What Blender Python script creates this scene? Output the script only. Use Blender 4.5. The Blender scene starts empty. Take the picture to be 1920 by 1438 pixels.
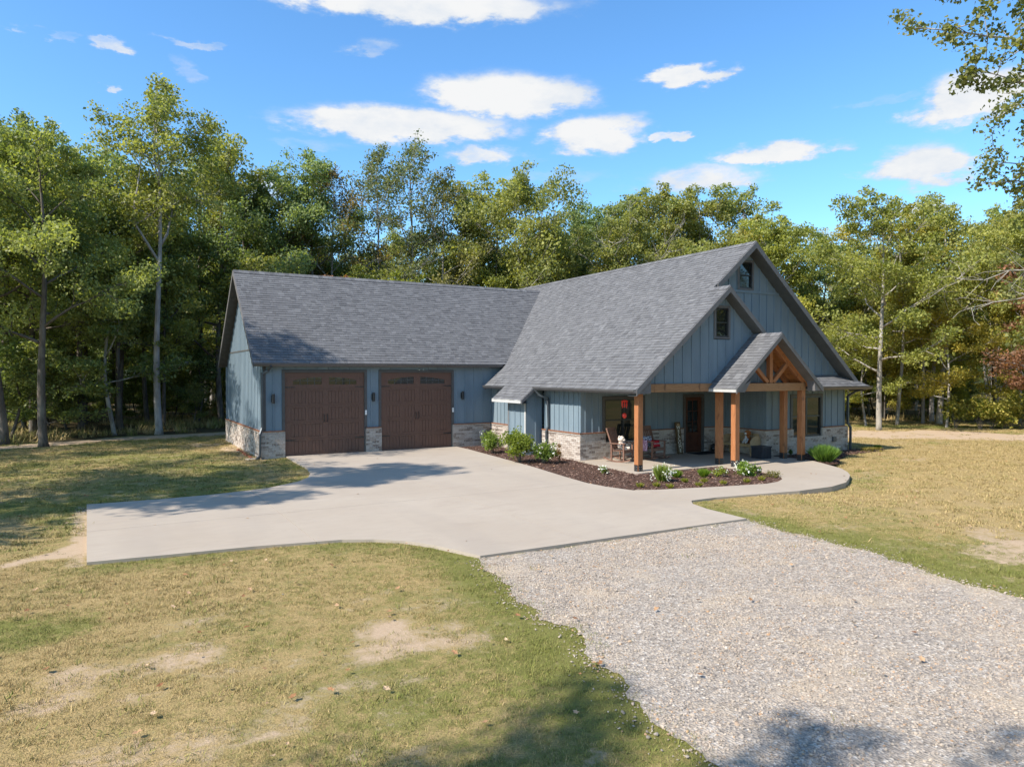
import bpy, bmesh, math, random
import numpy as np
from mathutils import Vector, Matrix

S = bpy.context.scene
COL = S.collection
R = math.radians
rng = random.Random(7)
nr = np.random.RandomState(11)

# ---------------------------------------------------------------- camera
cam_d = bpy.data.cameras.new('camera')
cam = bpy.data.objects.new('camera', cam_d)
COL.objects.link(cam)
yaw, pitch, roll = R(30.154), R(-0.809), R(-0.043)
fw = Vector((math.sin(yaw) * math.cos(pitch), math.cos(yaw) * math.cos(pitch), math.sin(pitch)))
rt0 = Vector((math.cos(yaw), -math.sin(yaw), 0))
up0 = rt0.cross(fw)
rt = math.cos(roll) * rt0 + math.sin(roll) * up0
up = -math.sin(roll) * rt0 + math.cos(roll) * up0
m = Matrix((rt, up, -fw)).transposed().to_4x4()
m.translation = Vector((-4.895, -26.233, 3.0))
cam.matrix_world = m
cam_d.sensor_width = 36.0
cam_d.lens = 36.0 * 1324.07 / 1920.0
cam_d.clip_end = 2000
cam_d.clip_start = 0.05
S.camera = cam
CAM = np.array([-4.895, -26.233, 3.0])
FW = np.array(fw)

# ---------------------------------------------------------------- light
SUN_EL, SUN_AZ_VEC = R(43.4), Vector((-1, -0.075, 0)).normalized()
sun_dir = Vector((SUN_AZ_VEC.x * math.cos(SUN_EL), SUN_AZ_VEC.y * math.cos(SUN_EL), math.sin(SUN_EL)))
sd = bpy.data.lights.new('sun', 'SUN')
sd.energy = 5.0
sd.angle = R(0.55)
sd.color = (1.0, 0.93, 0.83)
so = bpy.data.objects.new('sun', sd)
so.rotation_euler = sun_dir.to_track_quat('Z', 'Y').to_euler()
so.location = (-20, -10, 40)
COL.objects.link(so)

W = bpy.data.worlds.new('World')
S.world = W
W.use_nodes = True
wn, wl = W.node_tree.nodes, W.node_tree.links
wn.clear()
def N(t, **k):
    n = wn.new(t)
    for a, b in k.items():
        setattr(n, a, b)
    return n
sky = N('ShaderNodeTexSky', sky_type='NISHITA', sun_disc=False)
sky.sun_elevation = SUN_EL
sky.sun_rotation = math.atan2(SUN_AZ_VEC.x, SUN_AZ_VEC.y)
sky.altitude = 100
sky.air_density = 1.0
sky.dust_density = 0.6
sky.ozone_density = 1.6
hs = N('ShaderNodeHueSaturation')
hs.inputs['Saturation'].default_value = 1.16
hs.inputs['Value'].default_value = 1.0
wl.new(sky.outputs[0], hs.inputs['Color'])
gam = N('ShaderNodeMix', data_type='RGBA', blend_type='MULTIPLY')
gam.inputs['Factor'].default_value = 1.0
wl.new(hs.outputs[0], gam.inputs['A'])
gam.inputs['B'].default_value = (0.82, 1.05, 1.16, 1)
bg = N('ShaderNodeBackground')
bg.inputs[1].default_value = 0.145
wl.new(gam.outputs['Result'], bg.inputs[0])
tc = N('ShaderNodeTexCoord')
sep = N('ShaderNodeSeparateXYZ')
wl.new(tc.outputs['Generated'], sep.inputs[0])
def math_n(op, a, b=None, c=None, clamp=False):
    n = N('ShaderNodeMath', operation=op, use_clamp=clamp)
    for i, v in enumerate((a, b, c)):
        if v is None:
            continue
        if isinstance(v, (int, float)):
            n.inputs[i].default_value = v
        else:
            wl.new(v, n.inputs[i])
    return n.outputs[0]
az = math_n('MULTIPLY', math_n('ARCTAN2', sep.outputs[0], sep.outputs[1]), 57.2958)
el = math_n('MULTIPLY', math_n('ARCSINE', sep.outputs[2]), 57.2958)
nz = N('ShaderNodeTexNoise')
nz.inputs['Scale'].default_value = 9.0
nz.inputs['Detail'].default_value = 7
nz.inputs['Roughness'].default_value = 0.6
mp = N('ShaderNodeMapping')
mp.inputs['Scale'].default_value = (1, 1, 2.6)
wl.new(tc.outputs['Generated'], mp.inputs[0])
wl.new(mp.outputs[0], nz.inputs['Vector'])
nz2 = N('ShaderNodeTexNoise')
nz2.inputs['Scale'].default_value = 24.0
nz2.inputs['Detail'].default_value = 8
nz2.inputs['Roughness'].default_value = 0.62
wl.new(mp.outputs[0], nz2.inputs['Vector'])
azd = math_n('ADD', az, math_n('MULTIPLY', math_n('SUBTRACT', nz.outputs[0], 0.5), 13.0))
eld = math_n('ADD', el, math_n('MULTIPLY', math_n('SUBTRACT', nz2.outputs[0], 0.5), 2.0))
comb = N('ShaderNodeCombineXYZ')
wl.new(azd, comb.inputs[0])
wl.new(eld, comb.inputs[1])
CL = [(22.9, 27.4, 12.5, 1.7, 1), (18.3, 24.3, 3.3, 0.9, .55), (29.8, 21.3, 7.0, 2.0, 1), (21.6, 19.1, 10.4, 1.5, 1), (37.0, 18.4, 5.2, 1.7, 1),
      (42.7, 18.0, 1.4, 0.5, .8), (43.6, 22.2, 3.0, 0.9, .95), (50.4, 16.2, 4.8, 0.9, 1), (45.0, 14.9, 6.6, 1.3, .8), (63.0, 18.1, 4.6, 2.0, 1),
      (59.9, 14.2, 4.2, 1.7, 1), (60.9, 11.2, 2.6, 0.7, .8), (63.6, 16.7, 1.6, 0.5, .7), (27.2, 17.1, 4.6, 0.9, .8), (4.7, 21.3, 1.7, 0.9, .5),
      (0.3, 22.0, 2.4, 0.4, .7), (5.1, 22.9, 2.2, 0.35, .6), (0.1, 19.3, 0.8, 0.3, .7), (-3.0, 21.9, 1.5, 0.3, .5), (11.1, 14.0, 3.2, 1.3, .7), (52.7, 10.2, 3, 0.9, .6), (57, 18.8, 3, .5, .45), (33, 15.5, 6, .7, .45), (15, 17.2, 3, .6, .45)]
crng = random.Random(5)
for i in range(18):
    CL.append((72 + i * 15.5 + crng.uniform(-4, 4), crng.uniform(12, 42), crng.uniform(4, 11), crng.uniform(.9, 3), crng.choice((1, 1, .6))))
acc = None
for (a, e, ra, re, s) in CL:
    if a > 180:
        a -= 360
    sb = N('ShaderNodeVectorMath', operation='SUBTRACT')
    wl.new(comb.outputs[0], sb.inputs[0])
    sb.inputs[1].default_value = (a, e, 0)
    ml = N('ShaderNodeVectorMath', operation='MULTIPLY')
    wl.new(sb.outputs[0], ml.inputs[0])
    ml.inputs[1].default_value = (1 / ra, 1 / re, 0)
    ln = N('ShaderNodeVectorMath', operation='LENGTH')
    wl.new(ml.outputs[0], ln.inputs[0])
    v = math_n('MULTIPLY', math_n('SUBTRACT', 1.2, ln.outputs['Value'], clamp=True), s * 1.55, clamp=False)
    v = math_n('MINIMUM', v, s)
    acc = v if acc is None else math_n('MAXIMUM', acc, v)
# ragged edges: noise eats into the mask
rag = math_n('ADD', acc, math_n('MULTIPLY', math_n('SUBTRACT', nz2.outputs[0], 0.5), 1.5))
mask = math_n('MULTIPLY', math_n('MULTIPLY', rag, acc, clamp=True), 1.0, clamp=True)
mr = N('ShaderNodeMapRange', interpolation_type='SMOOTHSTEP')
wl.new(mask, mr.inputs[0])
mr.inputs[1].default_value = 0.02
mr.inputs[2].default_value = 0.8
ccol = N('ShaderNodeMix', data_type='RGBA')
ccol.inputs['A'].default_value = (0.62, 0.72, 0.86, 1)
ccol.inputs['B'].default_value = (0.93, 0.94, 0.95, 1)
wl.new(math_n('ADD', math_n('MULTIPLY', mask, .75), math_n('MULTIPLY', math_n('SUBTRACT', nz.outputs[0], 0.42), 2.2), clamp=True), ccol.inputs['Factor'])
bgc = N('ShaderNodeBackground')
bgc.inputs[1].default_value = 0.60
wl.new(ccol.outputs['Result'], bgc.inputs[0])
mx = N('ShaderNodeMixShader')
wl.new(mr.outputs[0], mx.inputs[0])
wl.new(bg.outputs[0], mx.inputs[1])
wl.new(bgc.outputs[0], mx.inputs[2])
wo = N('ShaderNodeOutputWorld')
wl.new(mx.outputs[0], wo.inputs[0])

vs = S.view_settings
vs.view_transform = 'Standard'
vs.look = 'None'
vs.exposure = 0.72
vs.gamma = 1
vs.use_curve_mapping = False
S.cycles.max_bounces = 6
S.cycles.transparent_max_bounces = 8
S.cycles.use_denoising = True

# ---------------------------------------------------------------- materials
class Mat:
    def __init__(self, name, rough=.8, spec=.3):
        self.m = bpy.data.materials.new(name)
        self.m.use_nodes = True
        self.n, self.l = self.m.node_tree.nodes, self.m.node_tree.links
        self.b = self.n['Principled BSDF']
        self.b.inputs['Roughness'].default_value = rough
        self.b.inputs['Specular IOR Level'].default_value = spec
        self.pos = None
    def node(self, t, **k):
        x = self.n.new(t)
        for a, b in k.items():
            setattr(x, a, b)
        return x
    def put(self, sock, v):
        if isinstance(v, bpy.types.NodeSocket):
            self.l.new(v, sock)
        else:
            sock.default_value = v
    def P(self):
        if self.pos is None:
            self.pos = self.node('ShaderNodeNewGeometry').outputs['Position']
        return self.pos
    def noise(self, scale, detail=4, rough=.55, sc=(1, 1, 1), off=(0, 0, 0)):
        mpp = self.node('ShaderNodeMapping')
        self.l.new(self.P(), mpp.inputs[0])
        mpp.inputs['Scale'].default_value = sc
        mpp.inputs['Location'].default_value = off
        t = self.node('ShaderNodeTexNoise')
        t.inputs['Scale'].default_value = scale
        t.inputs['Detail'].default_value = detail
        t.inputs['Roughness'].default_value = rough
        self.l.new(mpp.outputs[0], t.inputs['Vector'])
        return t.outputs[0]
    def ramp(self, f, stops):
        r = self.node('ShaderNodeValToRGB')
        self.l.new(f, r.inputs[0])
        e = r.color_ramp.elements
        while len(e) < len(stops):
            e.new(.5)
        for i, (p, c) in enumerate(stops):
            e[i].position = p
            e[i].color = (*c, 1) if len(c) == 3 else c
        return r.outputs[0]
    def mix(self, f, a, b, mode='MIX'):
        x = self.node('ShaderNodeMix', data_type='RGBA', blend_type=mode)
        for s, v in ((x.inputs['Factor'], f), (x.inputs['A'], a), (x.inputs['B'], b)):
            if isinstance(v, tuple) and len(v) == 3:
                v = (*v, 1)
            self.put(s, v)
        return x.outputs['Result']
    def math(self, op, a, b=0.0, clamp=False):
        x = self.node('ShaderNodeMath', operation=op, use_clamp=clamp)
        self.put(x.inputs[0], a)
        self.put(x.inputs[1], b)
        return x.outputs[0]
    def rng(self, f, a, b, c=0.0, d=1.0):
        x = self.node('ShaderNodeMapRange')
        self.put(x.inputs[0], f)
        for i, v in enumerate((a, b, c, d)):
            x.inputs[1 + i].default_value = v
        return x.outputs[0]
    def attr(self, name, kind='GEOMETRY'):
        a = self.node('ShaderNodeAttribute', attribute_type=kind)
        a.attribute_name = name
        return a.outputs['Fac']
    def color(self, c):
        if isinstance(c, tuple):
            c = (*c, 1) if len(c) == 3 else c
        self.put(self.b.inputs['Base Color'], c)
    def bump(self, h, s=.4, d=.02):
        x = self.node('ShaderNodeBump')
        x.inputs['Strength'].default_value = s
        x.inputs['Distance'].default_value = d
        self.l.new(h, x.inputs['Height'])
        self.l.new(x.outputs[0], self.b.inputs['Normal'])

M = {}
def flat(name, c, rough=.7, spec=.3, var=.18, ns=6, bump=0, metal=0):
    k = Mat(name, rough, spec)
    f = k.rng(k.noise(ns, 5), .3, .7)
    lo = tuple(x * (1 - var) for x in c)
    hi = tuple(min(1, x * (1 + var)) for x in c)
    k.color(k.mix(f, lo, hi))
    k.b.inputs['Metallic'].default_value = metal
    if bump:
        k.bump(k.noise(ns * 8, 4), bump, .01)
    M[name] = k.m
    return k

# painted siding: faint vertical streaks, dust near the bottom edges
k = Mat('siding_paint', .6, .3)
f = k.noise(3, 5, .6, (1, 1, .25))
g = k.noise(60, 3, .5, (1, 1, .06))
tn = k.attr('tone')
c = k.mix(k.rng(f, .3, .7), (.142, .19, .228), (.186, .238, .276))
c = k.mix(k.math('MULTIPLY', g, .25), c, (.13, .17, .20))
c = k.mix(k.math('MULTIPLY', k.math('SUBTRACT', tn, .5), .25, True), c, (.27, .32, .345))
k.color(c)
k.bump(g, .12, .004)
M['siding'] = k.m
flat('fascia_paint', (.13, .125, .125), .55, .3, .12, 5)
flat('trim_dark', (.085, .082, .08), .55, .3, .12, 5)
flat('trim_light', (.42, .42, .41), .55, .3, .08, 5)
flat('gutter_metal', (.11, .11, .115), .35, .5, .1, 4, metal=.3)
flat('downspout_metal', (.065, .075, .085), .35, .5, .1, 4, metal=.3)
flat('ledge_brown', (.23, .105, .06), .6, .3, .2, 12)
flat('black_metal', (.018, .018, .02), .4, .5, .2, 20)
flat('black_plastic', (.022, .026, .035), .5, .4, .2, 8)
flat('white_plastic', (.7, .7, .68), .4, .4, .04)
flat('deck_dark', (.07, .068, .066), .8, .2)
flat('soffit_paint', (.10, .105, .105), .7, .2, .1, 3)
flat('ceiling_paint', (.22, .235, .23), .7, .2, .08, 3)
flat('mortar', (.40, .35, .30), .95, .1, .15, 14, .4)
flat('rubber_mat', (.025, .028, .032), .9, .1, .3, 60, .4)
flat('curtain_cloth', (.5, .47, .4), .9, .1, .1, 8)

# bricks: whitewashed, some left dark
k = Mat('whitewashed_brick', .92, .15)
tn = k.attr('tone')
c = k.ramp(tn, [(0, (.16, .125, .105)), (.16, (.25, .20, .17)), (.24, (.36, .30, .255)), (.6, (.44, .38, .33)), (1, (.52, .46, .41))])
sp = k.noise(38, 6, .7)
c = k.mix(k.rng(sp, .42, .75, 0, .6), c, (.27, .21, .17))
c = k.mix(k.rng(k.noise(16, 5, .6, off=(4, 2, 1)), .5, .75), c, (.56, .51, .46))
k.color(c)
k.bump(sp, .5, .008)
M['brick'] = k.m

# shingles
k = Mat('asphalt_shingle', .92, .2)
tn = k.attr('tone')
c = k.ramp(tn, [(0, (.078, .078, .082)), (.35, (.108, .108, .112)), (.65, (.122, .122, .126)), (1, (.158, .158, .162))])
gr = k.noise(220, 2, .7)
c = k.mix(k.rng(gr, .35, .65, 0, .35), c, (.18, .18, .185))
big = k.noise(.7, 4, .6)
c = k.mix(k.rng(big, .3, .7, 0, .12), c, (.085, .086, .092))
k.color(c)
k.bump(gr, .5, .004)
M['shingle'] = k.m

# timber
def timber(name, a, b, cdark, sc=(6, 6, .5)):
    k = Mat(name, .55, .35)
    g = k.noise(7, 6, .65, sc)
    k2 = k.noise(2.2, 3, .5, (3, 3, 1.2), (3, 7, 1))
    c = k.mix(k.rng(g, .3, .72), a, b)
    c = k.mix(k.rng(k2, .62, .72, 0, .75), c, cdark)
    k.color(c)
    k.bump(g, .25, .006)
    M[name] = k.m
timber('cedar_post', (.25, .095, .036), (.42, .175, .072), (.13, .05, .022))
timber('cedar_beam', (.22, .11, .05), (.37, .20, .095), (.10, .045, .022), (.6, 6, 6))
timber('cedar_ceiling', (.38, .15, .045), (.55, .25, .09), (.2, .08, .03), (6, .8, 6))
timber('door_wood', (.055, .02, .012), (.11, .038, .02), (.03, .012, .01))
timber('chair_wood', (.13, .065, .045), (.21, .115, .08), (.08, .04, .03), (2, 2, 2))
timber('bench_wood', (.34, .22, .11), (.48, .34, .19), (.2, .11, .05), (2, 2, 2))
timber('sign_wood', (.07, .042, .018), (.13, .08, .032), (.035, .02, .01), (4, 4, 1))
timber('garage_door', (.115, .06, .042), (.155, .083, .058), (.088, .045, .033), (9, 9, .8))

k = Mat('window_glass', .03, .5)
k.color((.012, .016, .016))
k.b.inputs['IOR'].default_value = 1.65
k.bump(k.noise(1.3, 2), .06, .03)
M['glass'] = k.m

# concrete
k = Mat('concrete', .88, .2)
a = k.noise(.35, 5, .6)
b = k.noise(2.0, 6, .65, (1, 2.4, 1))
d = k.noise(90, 3, .6)
c = k.mix(k.rng(a, .3, .7), (.345, .288, .228), (.39, .334, .27))
c = k.mix(k.rng(b, .45, .75, 0, .45), c, (.31, .265, .22))
c = k.mix(k.rng(k.noise(.9, 6, .7, (.6, 1.6, 1), (9, 1, 0)), .56, .68, 0, .5), c, (.305, .25, .20))
c = k.mix(k.rng(d, .3, .7, 0, .18), c, (.27, .235, .20))
c = k.mix(k.rng(k.noise(.22, 3, .5, (3.5, .5, 1), (4, 7, 0)), .52, .70, 0, .35), c, (.29, .25, .21))
c = k.mix(k.rng(k.noise(1.6, 7, .75, off=(8, 2, 0)), .62, .72, 0, .4), c, (.26, .225, .18))
c = k.mix(k.rng(k.noise(6, 2, .5, off=(2, 2, 0)), .76, .82), c, (.22, .19, .16))
k.color(c)
k.bump(d, .15, .003)
M['concrete'] = k.m

# ground
k = Mat('lawn_ground', 1, .05)
green, bare, lit = k.attr('green'), k.attr('bare'), k.attr('litter')
fn = k.noise(9, 6, .7)
fm = k.noise(2.2, 5, .65)
ff = k.noise(55, 4, .7)
gm = k.rng(k.math('ADD', k.math('ADD', green, k.math('MULTIPLY', k.math('SUBTRACT', fn, .5), 1.7)), k.math('MULTIPLY', k.math('SUBTRACT', fm, .5), 1.1)), .3, .85)
bm = k.rng(k.math('ADD', bare, k.math('ADD', k.math('MULTIPLY', k.math('SUBTRACT', fn, .5), 1.5), k.math('MULTIPLY', k.math('SUBTRACT', fm, .5), .8))), .38, .82)
lm = k.rng(k.math('ADD', lit, k.math('MULTIPLY', k.math('SUBTRACT', fm, .5), .8)), .4, .6)
c = k.mix(gm, (.40, .29, .135), (.18, .185, .05))
c = k.mix(k.rng(ff, .42, .62, 0, .75), c, (.15, .12, .055))
soil = k.mix(k.rng(ff, .3, .7), (.385, .28, .185), (.50, .375, .26))
c = k.mix(bm, c, soil)
leafc = k.ramp(ff, [(.3, (.035, .026, .014)), (.5, (.085, .068, .036)), (.7, (.17, .13, .075))])
c = k.mix(lm, c, leafc)
k.color(c)
k.bump(ff, .7, .03)
M['ground'] = k.m
k = Mat('grass_blade', .75, .2)
ga = k.attr('green', 'INSTANCER')
oi = k.node('ShaderNodeObjectInfo')
tone = k.attr('tone')
c = k.mix(k.rng(k.math('ADD', ga, k.math('MULTIPLY', k.math('SUBTRACT', oi.outputs['Random'], .5), .9)), .25, .8), (.52, .375, .175), (.205, .22, .05))
c = k.mix(k.math('MULTIPLY', tone, .75), c, (.12, .115, .035))
k.color(c)
M['grass'] = k.m
k = Mat('gravel_bed', 1, .1)
vo = k.node('ShaderNodeTexVoronoi')
k.l.new(k.P(), vo.inputs['Vector'])
vo.inputs['Scale'].default_value = 34
sx = k.node('ShaderNodeSeparateColor')
k.l.new(vo.outputs['Color'], sx.inputs[0])
c = k.ramp(sx.outputs[0], [(0, (.19, .165, .14)), (.4, (.30, .26, .22)), (.8, (.39, .33, .27)), (1, (.5, .45, .39))])
c = k.mix(k.rng(k.noise(.8, 5, .65), .5, .72, 0, .8), c, (.45, .36, .26))
k.color(c)
k.bump(vo.outputs['Distance'], .8, .02)
M['gravel_bed'] = k.m
k = Mat('gravel_stone', .9, .2)
oi = k.node('ShaderNodeObjectInfo')
c = k.ramp(oi.outputs['Random'], [(0, (.20, .17, .145)), (.25, (.28, .24, .20)), (.5, (.36, .30, .245)), (.72, (.40, .33, .26)), (.86, (.30, .24, .19)), (.92, (.37, .23, .13)), (1, (.50, .44, .37))])
c = k.mix(k.rng(k.noise(.8, 5, .65), .5, .75, 0, .4), c, (.46, .37, .27))
k.color(c)
M['stone'] = k.m
k = Mat('mulch_chip', .95, .15)
oi = k.node('ShaderNodeObjectInfo')
k.color(k.ramp(oi.outputs['Random'], [(0, (.045, .025, .018)), (.4, (.11, .06, .045)), (.8, (.21, .125, .095)), (1, (.36, .26, .21))]))
M['chip'] = k.m
flat('mulch_soil', (.08, .048, .036), 1, .1, .5, 30, .8)
k = Mat('dry_leaf', .8, .2)
oi = k.node('ShaderNodeObjectInfo')
k.color(k.ramp(oi.outputs['Random'], [(0, (.16, .07, .03)), (.5, (.32, .17, .08)), (1, (.45, .32, .2))]))
M['dry_leaf'] = k.m

# foliage: object colour tints the leaves
def foliage(name, lo, hi, trans=.42):
    m_ = bpy.data.materials.new(name)
    m_.use_nodes = True
    n, l = m_.node_tree.nodes, m_.node_tree.links
    n.clear()
    at = n.new('ShaderNodeAttribute'); at.attribute_name = 'tone'
    mi = n.new('ShaderNodeMix'); mi.data_type = 'RGBA'
    mi.inputs['A'].default_value = (*lo, 1); mi.inputs['B'].default_value = (*hi, 1)
    l.new(at.outputs['Fac'], mi.inputs['Factor'])
    ob = n.new('ShaderNodeObjectInfo')
    mu = n.new('ShaderNodeMix'); mu.data_type = 'RGBA'; mu.blend_type = 'MULTIPLY'
    mu.inputs['Factor'].default_value = 1
    l.new(mi.outputs['Result'], mu.inputs['A']); l.new(ob.outputs['Color'], mu.inputs['B'])
    d = n.new('ShaderNodeBsdfPrincipled')
    d.inputs['Roughness'].default_value = .55
    d.inputs['Specular IOR Level'].default_value = .35
    t = n.new('ShaderNodeBsdfTranslucent')
    l.new(mu.outputs['Result'], d.inputs['Base Color'])
    tt = n.new('ShaderNodeMix'); tt.data_type = 'RGBA'; tt.blend_type = 'MULTIPLY'
    tt.inputs['Factor'].default_value = 1
    l.new(mu.outputs['Result'], tt.inputs['A']); tt.inputs['B'].default_value = (1.6, 1.6, .6, 1)
    l.new(tt.outputs['Result'], t.inputs['Color'])
    s = n.new('ShaderNodeMixShader'); s.inputs[0].default_value = trans
    l.new(d.outputs[0], s.inputs[1]); l.new(t.outputs[0], s.inputs[2])
    o = n.new('ShaderNodeOutputMaterial')
    l.new(s.outputs[0], o.inputs[0])
    M[name] = m_
foliage('leaf', (.08, .108, .036), (.235, .262, .092))
foliage('leaf_bright', (.07, .12, .02), (.24, .30, .06))
foliage('petal', (.55, .55, .5), (.8, .8, .75), .2)
foliage('yellow_petal', (.26, .24, .05), (.46, .40, .09), .3)
def bark(name, a, b, c3):
    k = Mat(name, .95, .1)
    g = k.noise(9, 6, .7, (1, 1, .22))
    q = k.noise(1.7, 4, .6, (1, 1, .5))
    c = k.mix(k.rng(g, .3, .7), a, b)
    c = k.mix(k.rng(q, .5, .68, 0, .7), c, c3)
    k.color(c)
    k.bump(g, .8, .04)
    M[name] = k.m
bark('bark_dark', (.06, .05, .042), (.17, .145, .12), (.22, .20, .17))
bark('bark_pale', (.17, .15, .125), (.38, .35, .30), (.50, .47, .42))
bark('bark_grey', (.20, .18, .165), (.36, .33, .30), (.46, .44, .41))
def cloth(name, c, c2, s=30):
    k = Mat(name, .95, .1)
    k.color(k.mix(k.rng(k.noise(s, 3, .6), .4, .6), c, c2))
    M[name] = k.m
cloth('plush_cream', (.62, .52, .44), (.74, .64, .56))
cloth('dark_knit', (.08, .07, .08), (.16, .15, .16))
cloth('red_cloth', (.36, .02, .03), (.46, .035, .045))
cloth('patterned_cloth', (.05, .07, .16), (.62, .60, .62), 22)
cloth('orange_fur', (.20, .06, .02), (.38, .15, .05))
cloth('white_cloth', (.5, .48, .45), (.62, .6, .57))
cloth('pink_pattern', (.30, .12, .22), (.60, .45, .55), 26)
flat('sign_letter', (.82, .79, .68), .7, .2, .05)
k = Mat('red_glass', .15, .5)
k.color((.75, .05, .03))
M['red_glass'] = k.m
flat('fired_clay', (.40, .15, .08), .9, .1, .3, 20)

# ---------------------------------------------------------------- mesh helpers
WL = {}
class MB:
    def __init__(s):
        s.v, s.f, s.t = [], [], []
    def add(s, vs_, fs, tone=.5):
        o = len(s.v)
        s.v.extend([tuple(x) for x in vs_])
        for f_ in fs:
            s.f.append([i + o for i in f_])
            s.t.append(tone)
    def box(s, x0, y0, z0, x1, y1, z1, tone=.5):
        s.add([(x0, y0, z0), (x1, y0, z0), (x1, y1, z0), (x0, y1, z0), (x0, y0, z1), (x1, y0, z1), (x1, y1, z1), (x0, y1, z1)],
              [(0, 3, 2, 1), (4, 5, 6, 7), (0, 1, 5, 4), (1, 2, 6, 5), (2, 3, 7, 6), (3, 0, 4, 7)], tone)
    def bar(s, p, q, w, h, up=(0, 0, 1), tone=.5, off=(0, 0)):
        p, q, up = Vector(p), Vector(q), Vector(up)
        d = (q - p).normalized()
        sd_ = d.cross(up).normalized()
        u = sd_.cross(d)
        vs_ = []
        for c_ in (p, q):
            for a, b in ((-1, -1), (1, -1), (1, 1), (-1, 1)):
                vs_.append(c_ + sd_ * (a * w / 2 + off[0]) + u * (b * h / 2 + off[1]))
        s.add(vs_, [(0, 3, 2, 1), (4, 5, 6, 7), (0, 1, 5, 4), (1, 2, 6, 5), (2, 3, 7, 6), (3, 0, 4, 7)], tone)
    def prism(s, poly, fr, t0, t1, tone=.5):
        O, a, b, n = fr
        k_ = len(poly)
        vs_ = [O + a * x + b * y + n * t0 for x, y in poly] + [O + a * x + b * y + n * t1 for x, y in poly]
        fs = [tuple(range(k_))[::-1], tuple(range(k_, 2 * k_))] + [(i, (i + 1) % k_, k_ + (i + 1) % k_, k_ + i) for i in range(k_)]
        s.add(vs_, fs, tone)
    def tube(s, pts, rad, n=6, tone=.5, cap=True):
        pts = [Vector(p) for p in pts]
        if isinstance(rad, (int, float)):
            rad = [rad] * len(pts)
        o = len(s.v)
        ref = Vector((0.31, .95, .05))
        for i, p in enumerate(pts):
            d = (pts[min(i + 1, len(pts) - 1)] - pts[max(i - 1, 0)])
            d = d.normalized() if d.length > 1e-9 else Vector((0, 0, 1))
            r_ = ref if abs(d.dot(ref)) < .9 else Vector((1, 0, 0))
            a = d.cross(r_).normalized()
            b = d.cross(a)
            for j in range(n):
                t = 2 * math.pi * j / n
                s.v.append(tuple(p + (a * math.cos(t) + b * math.sin(t)) * rad[i]))
        for i in range(len(pts) - 1):
            for j in range(n):
                a0, a1 = o + i * n + j, o + i * n + (j + 1) % n
                s.f.append([a0, a1, a1 + n, a0 + n]); s.t.append(tone)
        if cap:
            s.f.append([o + j for j in range(n)][::-1]); s.t.append(tone)
            e = o + (len(pts) - 1) * n
            s.f.append([e + j for j in range(n)]); s.t.append(tone)
    def ball(s, c, r, n=10, m_=7, tone=.5):
        rx, ry, rz = (r, r, r) if isinstance(r, (int, float)) else r
        pts = [(0, 0, 1)]
        for i in range(1, m_):
            ph = math.pi * i / m_
            for j in range(n):
                th = 2 * math.pi * j / n
                pts.append((math.sin(ph) * math.cos(th), math.sin(ph) * math.sin(th), math.cos(ph)))
        pts.append((0, 0, -1))
        fs = [(0, 1 + j, 1 + (j + 1) % n) for j in range(n)]
        for i in range(m_ - 2):
            for j in range(n):
                a = 1 + i * n
                fs.append((a + j, a + n + j, a + n + (j + 1) % n, a + (j + 1) % n))
        a = 1 + (m_ - 2) * n
        fs += [(a + j, len(pts) - 1, a + (j + 1) % n) for j in range(n)]
        s.add([(c[0] + x * rx, c[1] + y * ry, c[2] + z * rz) for x, y, z in pts], fs, tone)
    def lathe(s, c, prof, n=16, tone=.5):
        vs_, fs = [], []
        for r_, z in prof:
            for j in range(n):
                t = 2 * math.pi * j / n
                vs_.append((c[0] + r_ * math.cos(t), c[1] + r_ * math.sin(t), c[2] + z))
        for i in range(len(prof) - 1):
            for j in range(n):
                fs.append((i * n + j, i * n + (j + 1) % n, (i + 1) * n + (j + 1) % n, (i + 1) * n + j))
        fs.append(tuple(range(n))[::-1])
        fs.append(tuple(range((len(prof) - 1) * n, len(prof) * n)))
        s.add(vs_, fs, tone)
    def build(s, name, mat, parent=None, loc=None, smooth=False, bevel=0):
        off = np.array(WL[parent.name]) if parent is not None else np.zeros(3)
        if loc is not None:
            off = np.array(loc, float)
        me = bpy.data.meshes.new(name)
        v = np.array(s.v, float).reshape(-1, 3) - off
        me.from_pydata(v.tolist(), [], s.f)
        if len(s.t) == len(me.polygons):
            at = me.attributes.new('tone', 'FLOAT', 'FACE')
            at.data.foreach_set('value', np.array(s.t, np.float32))
        me.materials.append(M[mat])
        if smooth:
            me.polygons.foreach_set('use_smooth', [True] * len(me.polygons))
        o = bpy.data.objects.new(name, me)
        COL.objects.link(o)
        if parent is not None:
            o.parent = parent
            WL[o.name] = WL[parent.name]
        else:
            WL[o.name] = tuple(off)
            o.location = off
        if bevel:
            b = o.modifiers.new('bevel', 'BEVEL')
            b.width = bevel; b.segments = 2; b.limit_method = 'ANGLE'
        return o

def tag(o, label=None, cat=None, group=None, kind=None):
    for k_, v in (('label', label), ('category', cat), ('group', group), ('kind', kind)):
        if v:
            o[k_] = v
    return o
def thing(name, label, cat, loc=(0, 0, 0), group=None):
    o = bpy.data.objects.new(name, None)
    o.empty_display_size = .3
    o.location = loc
    COL.objects.link(o)
    WL[o.name] = tuple(loc)
    return tag(o, label, cat, group)
def copy_tree(o, parent=None):
    c_ = o.copy()
    COL.objects.link(c_)
    WL[c_.name] = WL.get(o.name, (0, 0, 0))
    if parent is not None:
        c_.parent = parent
    for ch in list(o.children):
        copy_tree(ch, c_)
    return c_

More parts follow.
